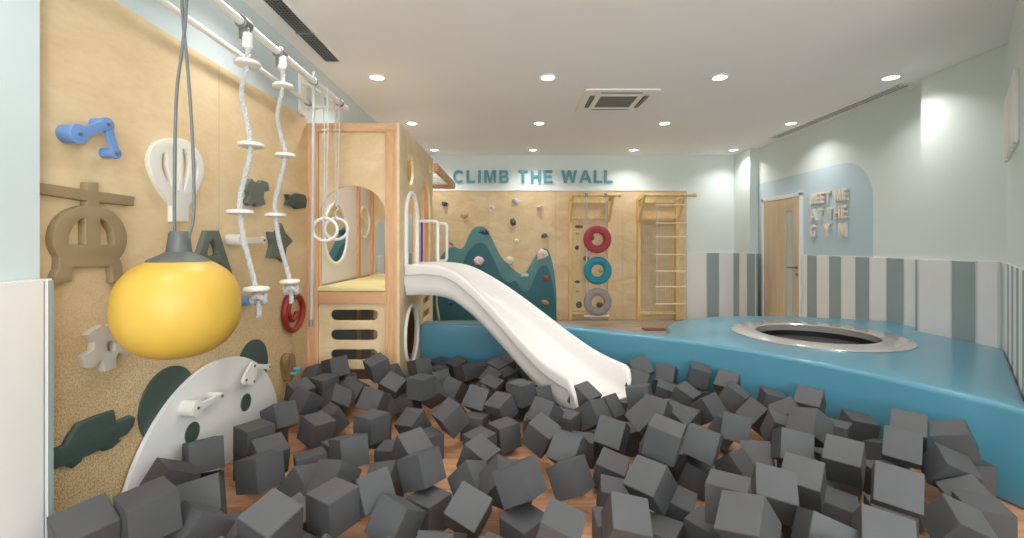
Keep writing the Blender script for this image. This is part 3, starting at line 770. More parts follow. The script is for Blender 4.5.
S4 = lambda P: zoomed(P, 40, 100, .3534)
def A(cx_, cy_, rx, ry, a0, a1, n=10): return [(cx_ + rx * math.cos(math.radians(a0 + (a1 - a0) * k / n)), cy_ + ry * math.sin(math.radians(a0 + (a1 - a0) * k / n))) for k in range(n + 1)]
heli = S4([(-4, 235), (137, 257), (137, 235), (165, 235), (165, 261), (267, 275), (265, 298), (168, 287)] + A(143, 392, 103, 92, -76, 38, 16) + [(232, 465), (234, 490), (241, 506), (238, 517), (208, 515), (209, 500), (203, 470), (92, 472), (90, 512), (45, 521), (46, 500), (56, 480), (58, 460)] + A(143, 392, 103, 92, 146, 265, 16) + [(137, 284), (-4, 262)])
hh = [S4([(80, 411), (81, 385), (95, 352), (115, 335), (131, 331), (131, 411)]), S4([(170, 332), (170, 411), (214, 411), (209, 372), (193, 345)])]
o2 = [on_left(x, y, -1.716) for x, y in heli]
tag(plate('helicopter_cutout', o2, [[on_left(x, y, -1.716) for x, y in h] for h in hh], MAT_LEFT, WX, -1.716 - WX, M_brown, None, .003), 'khaki helicopter shaped board on the plywood wall', 'wall toy')

S5 = lambda P: zoomed(P, 140, 120, .2604)
bal = crom([(125, 328), (95, 290), (64, 240), (44, 190), (37, 150), (50, 108), (80, 82), (128, 72), (178, 80), (215, 108), (240, 152), (246, 205), (232, 250), (207, 296), (187, 333)], 4)
toy('balloon_cutout', S5([tuple(q) for q in bal] + [(187, 388), (125, 388)]), -1.724, M_toywhite, 'white slotted hot air balloon shaped board behind the grey cords', 'wall toy', thick=-1.724 - WX,
    holes=[S5([(97, 120), (84, 138), (82, 175), (92, 212), (108, 242), (124, 258), (120, 225), (108, 180), (104, 140)]), S5([(126, 104), (148, 106), (153, 150), (153, 210), (149, 266), (139, 266), (133, 210), (126, 150)]), S5([(164, 110), (182, 122), (192, 150), (190, 195), (180, 240), (167, 276), (164, 230), (166, 160)]), S5([(212, 148), (224, 170), (221, 215), (210, 252), (197, 276), (201, 235), (207, 180)])])

toy('letter_cutout', [(190.5, 284), (207.5, 231), (219, 231), (232.5, 274), (225.5, 276), (221, 262), (204, 264), (198.5, 284)], -1.715, M_ggreen, 'dark grey letter A board behind the yellow ball', 'wall toy', holes=[[(207.5, 255), (213, 238.5), (218.5, 254)]], thick=-1.715 - WX)
S3 = lambda P: zoomed(P, 60, 300, .186)
toy('gear_cutout', S3([(155, 188), (190, 158), (232, 136), (262, 150), (290, 130), (320, 150), (308, 190), (345, 225), (381, 268), (362, 296), (318, 280), (302, 305), (303, 362), (262, 378), (245, 380), (236, 312), (214, 330), (190, 357), (150, 360), (130, 300), (184, 272), (192, 226)]), -1.718, M_toygrey, 'pale grey gear shaped board below left of the yellow ball', 'wall toy', holes=[S3(circ(277, 248, 27, 14, 34))], thick=-1.718 - WX)
SC = lambda P: zoomed(P, 40, 400, .1953)
toy('crocodile_cutout', SC([(45, 275), (110, 258), (150, 240), (185, 175), (215, 132), (300, 95), (382, 68), (388, 95), (388, 128), (430, 110), (470, 93), (488, 100), (482, 130), (455, 165), (392, 198), (408, 212), (380, 236), (350, 246), (335, 234), (280, 262), (220, 288), (216, 308), (188, 330), (155, 318), (120, 325), (92, 338), (45, 336)]), -1.715, M_dgreen, 'dark green crocodile shaped board low on the plywood wall', 'wall toy', thick=.028, bevel=.012, smooth=0)
bpy.data.objects['crocodile_cutout'].location.x = -1.733
SJ = lambda P: zoomed(P, 215, 165, .3165)
toy('puzzle_piece', SJ([(104, 62), (118, 45), (128, 56), (140, 58), (152, 50), (168, 57), (172, 80), (156, 84), (154, 104), (160, 124), (134, 130), (130, 117), (111, 127), (104, 119), (113, 99), (111, 85), (98, 81)]), -1.712, M_ggreen, 'grey green puzzle shaped board between the two disc ropes', 'wall toy', thick=-1.712 - WX)
toy('cloud_cutout', SJ([(232, 94), (250, 99), (262, 91), (285, 95), (291, 110), (288, 134), (262, 138), (250, 128), (231, 125), (238, 110)]), -1.712, M_dgreen, 'small dark green jagged board beside the tower post', 'wall toy', thick=-1.712 - WX)
toy('star_cutout', SJ([(175, 212), (196, 216), (212, 186), (224, 216), (246, 240), (226, 262), (221, 306), (200, 290), (173, 291), (183, 250)]), -1.715, M_ggreen, 'grey green star shaped board behind the farther disc rope', 'wall toy', thick=-1.715 - WX)

# red spiral
cy_, cz_ = on_left(294.3, 311, -1.72)
sp = []
for k in range(60):
    a = math.radians(118) + k / 59 * math.radians(590); r = .150 - .108 * (max(0, k - 25) / 34) ** .9
    sp.append((-1.722, cy_ - (r * math.cos(PI - a)), cz_ + r * math.sin(a) * 1.0))
t = thing('spiral_toy', (-1.74, cy_, cz_), 'dark red spiral tube on the wall beside the tower post', 'wall toy')
tube('spiral', sp, [.022] * 40 + [.020] * 20, M_red, t, 12)
tube('wall_stud', [(-1.748, cy_, cz_ - .15), (-1.715, cy_, cz_ - .15)], .014, M_red, t)

# peg hold
t = thing('peg_hold', (-1.74, 3.45, .35), 'small brown wooden hold with two teal pegs near the tower foot', 'wall toy')
cpx = [on_left(x, y, -1.70) for x, y in ((287.5, 372), (286.8, 360), (289.5, 354.5), (293, 355.5), (294.3, 363), (293.2, 375), (289.5, 380))]
plate('wood_body', [tuple(p) for p in crom(cpx, 5, True)], [], MAT_LEFT, WX, .06, wood('walnut', (150, 118, 80), (116, 88, 58), (4, 4, 1), 3), t, .008)
for x, y in ((292.6, 369), (289.6, 373.3)):
    q = on_left(x, y, -1.70); tube('peg', [(-1.72, q[0], q[1]), (-1.635, q[0], q[1])], .0125, M_sign_teal, t, label='teal peg')

def linkage(name, discs, links, xf, m, label, base=None, group=None, plate_t=.016):
    """drums on the wall joined by flat arms; discs: (px, py, radius in m, drum length or 0)"""
    base = WX if base is None else base
    P = [on_left(x, y, xf) for x, y, r, l in discs]
    t = thing(name, (base, P[0][0], P[0][1]), label, 'wall toy', group)
    for (px, py, r, l), (y, z) in zip(discs, P):
        if l: lathe('drum', [(r * .96, base), (r, base + .004), (r, xf - plate_t - .001)], (0, y, z), m, t, 'X', 28)
        lathe('screw', [(.008, xf - .002), (.008, xf + .003), (.005, xf + .004)], (0, y, z), M_grey_metal if m is not M_toywhite else M_cap, t, 'X', 12)
    for i, j in links:
        (y0, z0), (y1, z1) = P[i], P[j]; r0, r1 = discs[i][2], discs[j][2]
        a = math.atan2(z1 - z0, y1 - y0); w_ = min(r0, r1) * .68
        def side(sgn):
            return [(y0 + r0 * math.cos(a + s), z0 + r0 * math.sin(a + s)) for s in ()]
        o_ = []
        n0 = math.asin(min(.95, w_ / r0)); n1 = math.asin(min(.95, w_ / r1))
        for k in range(21):
            s = a + n0 + (2 * PI - 2 * n0) * k / 20; o_.append((y0 + r0 * math.cos(s), z0 + r0 * math.sin(s)))
        for k in range(21):
            s = a + PI + n1 + (2 * PI - 2 * n1) * k / 20; o_.append((y1 + r1 * math.cos(s), z1 + r1 * math.sin(s)))
        plate('arm', o_, [], MAT_LEFT, xf - plate_t - (.0008 * (i + j)), plate_t, m, t, .002)
    return t
linkage('linkage_toy', [(80.3, 134, .036, 1), (109.0, 124.4, .026, 1), (117.6, 153, .0225, 1)], [(0, 1), (1, 2)], -1.685, M_toyblue, 'blue linkage of three drums and arms high on the plywood wall')
linkage('linkage_toy', [(242.5, 240, .036, 1), (264.5, 240.3, .026, 0)], [(0, 1)], -1.66, M_toywhite, 'white linkage with one arm behind the nearer disc rope')
t = linkage('linkage_toy', [(250, 301, .03, 1), (255, 297, .02, 0)], [(0, 1)], -1.69, M_toyblue, 'small blue linkage half hidden behind the knot of the nearer rope')

# panda board
t = thing('panda_board', (WX, 2.637, 0), 'white half round panda face board with dark green ears and eyes', 'wall toy')
HY, HZ, HR = 2.637, -.042, .687
plate('face', [(HY + HR * math.cos(a), max(0.004, HZ + HR * math.sin(a))) for a in [PI * k / 60 + .0 for k in range(61)]], [], MAT_LEFT, WX + .012, .022, mat('panda_white', (224, 223, 220), .5), t, .002)
for y, z, r in ((2.285, .515, .185), (3.03, .508, .172)): plate('ear', circ(y, z, r, 48), [], MAT_LEFT, WX, .012, M_dgreen, t, .001, label='dark green ear')
for y, z in ((2.41, .315), (2.895, .308)): plate('eye', circ(y, z, .054, 32), [], MAT_LEFT, WX + .034, .005, M_dgreen, t, .001, label='dark green eye')
linkage('linkage_toy', [(198.5, 408, .041, 1), (222.3, 396, .021, 1)], [(0, 1)], -1.635, M_toywhite, 'white linkage with one arm on the left half of the panda board', base=WX + .035)
t = linkage('linkage_toy', [(254.3, 381.5, .024, 1), (254.8, 366, .024, 0), (270, 366.8, .019, 0), (246.5, 380, .022, 0)], [(0, 1), (1, 2), (0, 3), (1, 3)], -1.65, M_toywhite, 'white three cornered linkage near the right ear of the panda board', base=WX + .035)

plate('web_plate', [on_left(x, y, -1.65) for x, y in ((254.5, 385), (244.5, 383), (245.5, 376), (253, 362.5), (257.5, 362.5), (258, 383))], [], MAT_LEFT, -1.668, .016, M_toywhite, t, .002)

# ------------------------------------------------------------------ climbing wall: mountain and holds
SM = lambda P: [on_back(x, y, 7.93) for x, y in zoomed(P, 430, 180, .2788)]
YW = 7.955
t = thing('mountain_panel', (-.6, YW, 0), 'teal mountain shaped climbing panel with peaks on the plywood wall', 'climbing panel')
out_ = SM([(0, 315), (30, 290), (58, 252), (85, 240), (105, 247), (122, 240), (140, 200), (158, 174), (180, 166), (200, 174), (215, 198), (235, 240), (260, 283), (290, 313), (322, 337), (343, 335), (360, 305), (385, 264), (406, 246), (424, 254), (438, 295), (448, 350), (453, 420), (453, 470)])
out_ = [tuple(p) for p in crom(out_, 5)]
plate('back_layer', [(out_[0][0], .003)] + out_ + [(out_[-1][0], .003)], [], MAT_BACK, -YW, .03, M_mount2, t, .003, label='lighter teal rear mountain layer')
in_ = SM([(0, 350), (50, 312), (85, 300), (115, 302), (138, 258), (162, 232), (186, 225), (204, 238), (228, 285), (255, 343), (283, 368), (306, 362), (322, 385), (342, 403), (362, 388), (380, 338), (398, 311), (418, 311), (436, 355), (447, 420), (452, 480)])
in_ = [tuple(p) for p in crom(in_, 5)]
plate('front_layer', [(in_[0][0], .003)] + in_ + [(in_[-1][0] - .002, .003)], [], MAT_BACK, -YW + .03, .03, M_mount1, t, .003, label='darker teal front mountain layer')

def hold(zx, zy, size, rgb, label, seed, base=None, flat=1.0):
    x, z = on_back(430 + zx * .2788, 180 + zy * .2788, 7.9)
    yb = (YW if base is None else base) + .004
    rd = random.Random(seed)
    bm = bmesh.new(); bmesh.ops.create_icosphere(bm, subdivisions=1, radius=1.0)
    for v in bm.verts:
        k = 1 + rd.uniform(-.36, .36)
        v.co = Vector((v.co.x * size * 1.3 * k, v.co.y * .085 * k, v.co.z * size * 1.15 * flat * k))
        if v.co.y > -.004: v.co.y = 0.0
        if v.co.z < 0: v.co.y *= .7
    rot = Matrix.Rotation(rd.uniform(-.5, .5), 4, 'Y')
    bmesh.ops.transform(bm, matrix=Matrix.Translation((x, yb, z)) @ rot, verts=bm.verts)
    bmesh.ops.bevel(bm, geom=bm.edges[:], offset=size * .05, segments=1, affect='EDGES')
    c = 'hold_%d_%d_%d' % rgb
    h = from_bm('climbing_hold', bm, mat(c, rgb, .6, noise=(25, .06)), None, False)
    tag(h, label, 'climbing hold', 'climbing holds on the wall')
    bolt = lathe('bolt', [(.006, -.076), (.010, -.07), (.010, -.02)], (x, yb, z), M_grey_metal, h, 'Y', 10)
Mf = YW - .06; Mb = YW - .03
for q in [(50, 85, .045, (96, 100, 104), 'slate grey climbing hold at the top left corner of the climbing wall', 1),
          (217, 100, .05, (232, 230, 226), 'white pointed climbing hold under the letter M of the sign', 2),
          (308, 76, .055, (190, 190, 190), 'light grey climbing hold, highest on the plywood', 3),
          (395, 101, .048, (226, 216, 210), 'white climbing hold high near the right seam of the climbing wall', 4),
          (122, 125, .048, (186, 156, 116), 'tan climbing hold high above the left mountain peak', 5),
          (298, 150, .055, (82, 96, 120), 'slate blue climbing hold in the middle of the bare plywood', 6),
          (311, 218, .052, (236, 220, 212), 'pinkish white climbing hold below the slate blue one', 7),
          (411, 200, .048, (108, 116, 124), 'flat slate climbing hold above the right mountain peak', 8)]:
    hold(*q)
hold(197, 186, .085, (70, 82, 116), 'dark blue wedge climbing hold on the tall mountain peak', 9, Mb, .6)
hold(75, 226, .05, (150, 160, 130), 'greenish climbing hold left of the tall peak above the handrail', 10, None, .5)
hold(176, 288, .085, (232, 206, 202), 'large pink climbing hold on the left slope of the mountain', 11, Mf)
hold(285, 291, .075, (206, 200, 172), 'beige climbing hold in the valley between the mountain peaks', 12, Mb)
hold(340, 343, .06, (176, 188, 190), 'pale grey climbing hold at the foot of the valley', 13, Mb, .7)
hold(405, 268, .085, (230, 206, 200), 'large pink climbing hold on the right mountain peak', 14, Mb)
hold(418, 352, .065, (150, 84, 48), 'rust brown climbing hold on the right mountain slope', 15, Mf, .75)
hold(412, 438, .065, (196, 146, 92), 'orange tan climbing hold, lowest on the right mountain', 16, Mf, .75)
hold(72, 440, .06, (60, 84, 140), 'blue climbing hold low on the mountain behind the slide', 17, Mf, .6)

# ------------------------------------------------------------------ wall bars with tyres, wall bars with net and rope ladder
YP = 7.955
def wall_bars(x0, x1, bx0, bx1, label, board):
    t = thing('wall_bars', ((x0 + x1) / 2, YP, 0), label, 'wall bars', 'pine wall bar frames')
    for x in (x0, x1): box('post', (x - .028, YP - .085, 0), (x + .028, YP, 2.12), M_pine, t, .004)
    for z, h in ((2.06, .055), (1.78, .05), (.10, .05)):
        box('crossbar', (x0 + .028, YP - .06, z), (x1 - .028, YP - .025, z + h), M_pine, t, .003)
    fy = 7.50
    for x in (x0, x1):
        bm = bmesh.new()
        for p, q, s in (((x, YP - .04, 2.12), (x, fy, 2.155), .028), ((x, YP - .05, 1.72), (x, fy + .08, 2.12), .024)):
            a = Vector(p); b = Vector(q); d_ = b - a
            r = bmesh.ops.create_cube(bm, size=1.0)['verts']
            bmesh.ops.transform(bm, matrix=Matrix.Translation((a + b) / 2) @ Vector((0, 1, 0)).rotation_difference(d_).to_matrix().to_4x4() @ Matrix.Diagonal((s * 1.5, d_.length, s * 2, 1)), verts=r)
        from_bm('bracket', bm, M_pine, t)
    lathe('pull_up_bar', [(.022, bx0), (.035, bx0 + .005), (.035, bx0 + .05), (.024, bx0 + .055), (.024, bx1 - .055), (.035, bx1 - .05), (.035, bx1 - .005), (.022, bx1)], (0, fy, 2.15), M_pine, t, 'X', 20)
    if board: 
        bo = box('board', (x0 + .03, YP - .024, .16), (x1 - .03, YP - .002, 1.76), wood('pale_board', (226, 200, 156), (210, 180, 132), (6, 6, .8), 2), t, .002)
    return t
wb = wall_bars(1.025, 1.70, 1.01, 1.815, 'pine wall bars left of the pair, with a peg board and three tyres in front', True)
i_ = 0
for zx, zy, rx, rz, rgb in ((56, 146, .075, .028, (92, 78, 72)), (50, 174, .035, .018, (140, 176, 84)), (48, 230, .035, .04, (88, 74, 66)), (85, 272, .05, .045, (92, 80, 74)), (48, 292, .03, .012, (222, 196, 110)), (50, 366, .05, .025, (94, 84, 80)), (50, 404, .035, .016, (140, 176, 84)), (56, 458, .055, .06, (98, 84, 74)), (142, 324, .04, .03, (150, 176, 84)), (138, 458, .06, .05, (110, 96, 70)), (110, 190, .03, .05, (110, 84, 80))):
    x, z = on_back(565 + zx * .2509, 190 + zy * .2509, 7.92)
    o_ = lathe('grip', [(1, -.03), (.9, -.036), (.5, -.038)], (0, 0, 0), mat('grip_%d_%d_%d' % rgb, rgb, .6), None, 'Y', 18)
    for v in o_.data.vertices: pass
    me = o_.data; loc = o_.location.copy(); me.transform(Matrix.Translation(loc)); me.transform(Matrix.Translation((x, YP - .022, z)) @ Matrix.Diagonal((rx, .9, rz, 1)) @ Matrix.Translation((0, .028, 0)))
    me.transform(Matrix.Translation(-world_loc(wb))); o_.location = (0, 0, 0); o_.parent = wb
    i_ += 1
wb2 = wall_bars(2.225, 2.90, 2.20, 3.075, 'pine wall bars at the right end of the plywood wall, with a net behind', False)
bm = bmesh.new()
for k in range(15): x = 2.27 + k * .042; add_tube(bm, [(x, YP - .02, .16), (x, YP - .02, 1.76)], .0018, 4)
for k in range(38): z = .17 + k * .042; add_tube(bm, [(2.255, YP - .02, z), (2.87, YP - .02, z)], .0018, 4)
from_bm('climbing_net', bm, mat('net_grey', (168, 164, 156), .8), wb2)

t = thing('tyre_ladder', (1.43, 7.5, 0), 'ladder of red, blue and grey tyres roped to the left wall bars', 'tyre ladder')
for x0_, x1_ in ((586.2, 587.2), (605.8, 605.4)):
    rope('rope', [at_rod(x0_, 194.5, 7.48), at_rod(x1_, 318, 7.46)], .014, M_rope, t, .06)
for xx in (586.2, 605.8):
    lathe('bar_loop', [(.028, -.025), (.034, -.02), (.034, .02), (.028, .025)], (at_rod(xx, 194, 7.5).x, 7.5, 2.15), M_grey_metal, t, 'X', 16)
bm = bmesh.new(); add_tube(bm, [at_rod(584, 316, 7.46), at_rod(609, 316, 7.46)], .018, 10); from_bm('foot_bar', bm, M_white, t, True)
for (px, py, m_, lb) in ((597.3, 239.3, M_tyre_r, 'dark red tyre'), (597.6, 270.6, M_tyre_b, 'teal blue tyre'), (597.6, 301.8, M_tyre_g, 'grey tyre')):
    c = at_rod(px, py, 7.42); R, r = .166, .064
    bm = bmesh.new(); rings = []
    for i in range(48):
        a = 2 * PI * i / 48; ring = []
        for k in range(16):
            b = 2 * PI * k / 16; cr = abs(math.cos(b)) ** .75 * (1 if math.cos(b) > 0 else -1)
            sr = abs(math.sin(b)) ** .75 * (1 if math.sin(b) > 0 else -1)
            rr = R + r * cr
            ring.append(bm.verts.new(c + Vector((rr * math.cos(a), r * .95 * sr, rr * math.sin(a)))))
        rings.append(ring)
    for i in range(48):
        for k in range(16): bm.faces.new((rings[i][k], rings[i][(k + 1) % 16], rings[(i + 1) % 48][(k + 1) % 16], rings[(i + 1) % 48][k]))
    from_bm('tyre', bm, m_, t, True, lb)

t = thing('rope_ladder', (2.6, 7.5, .3), 'rope ladder with seven pale rungs hanging at the right wall bars', 'rope ladder')
for xx in (656.9, 684.6): rope('side_rope', [at_rod(xx, 196, 7.47), at_rod(xx, 306, 7.47)], .008, M_rope, t, .04)
for yy in (205, 223.2, 236.9, 254.7, 271.3, 286.7, 304): tube('rung', [at_rod(655.6, yy, 7.47), at_rod(686, yy, 7.47)], .0145, M_pine if 0 else mat('pale_rung', (236, 218, 184), .5), t, 10)
tag(box('exercise_mat', (2.05, 6.95, -.003), (2.5, 7.12, .015), mat('red_brown_mat', (120, 76, 62), .6), None, .006), 'small red brown mat on the floor behind the padded wall', 'mat')

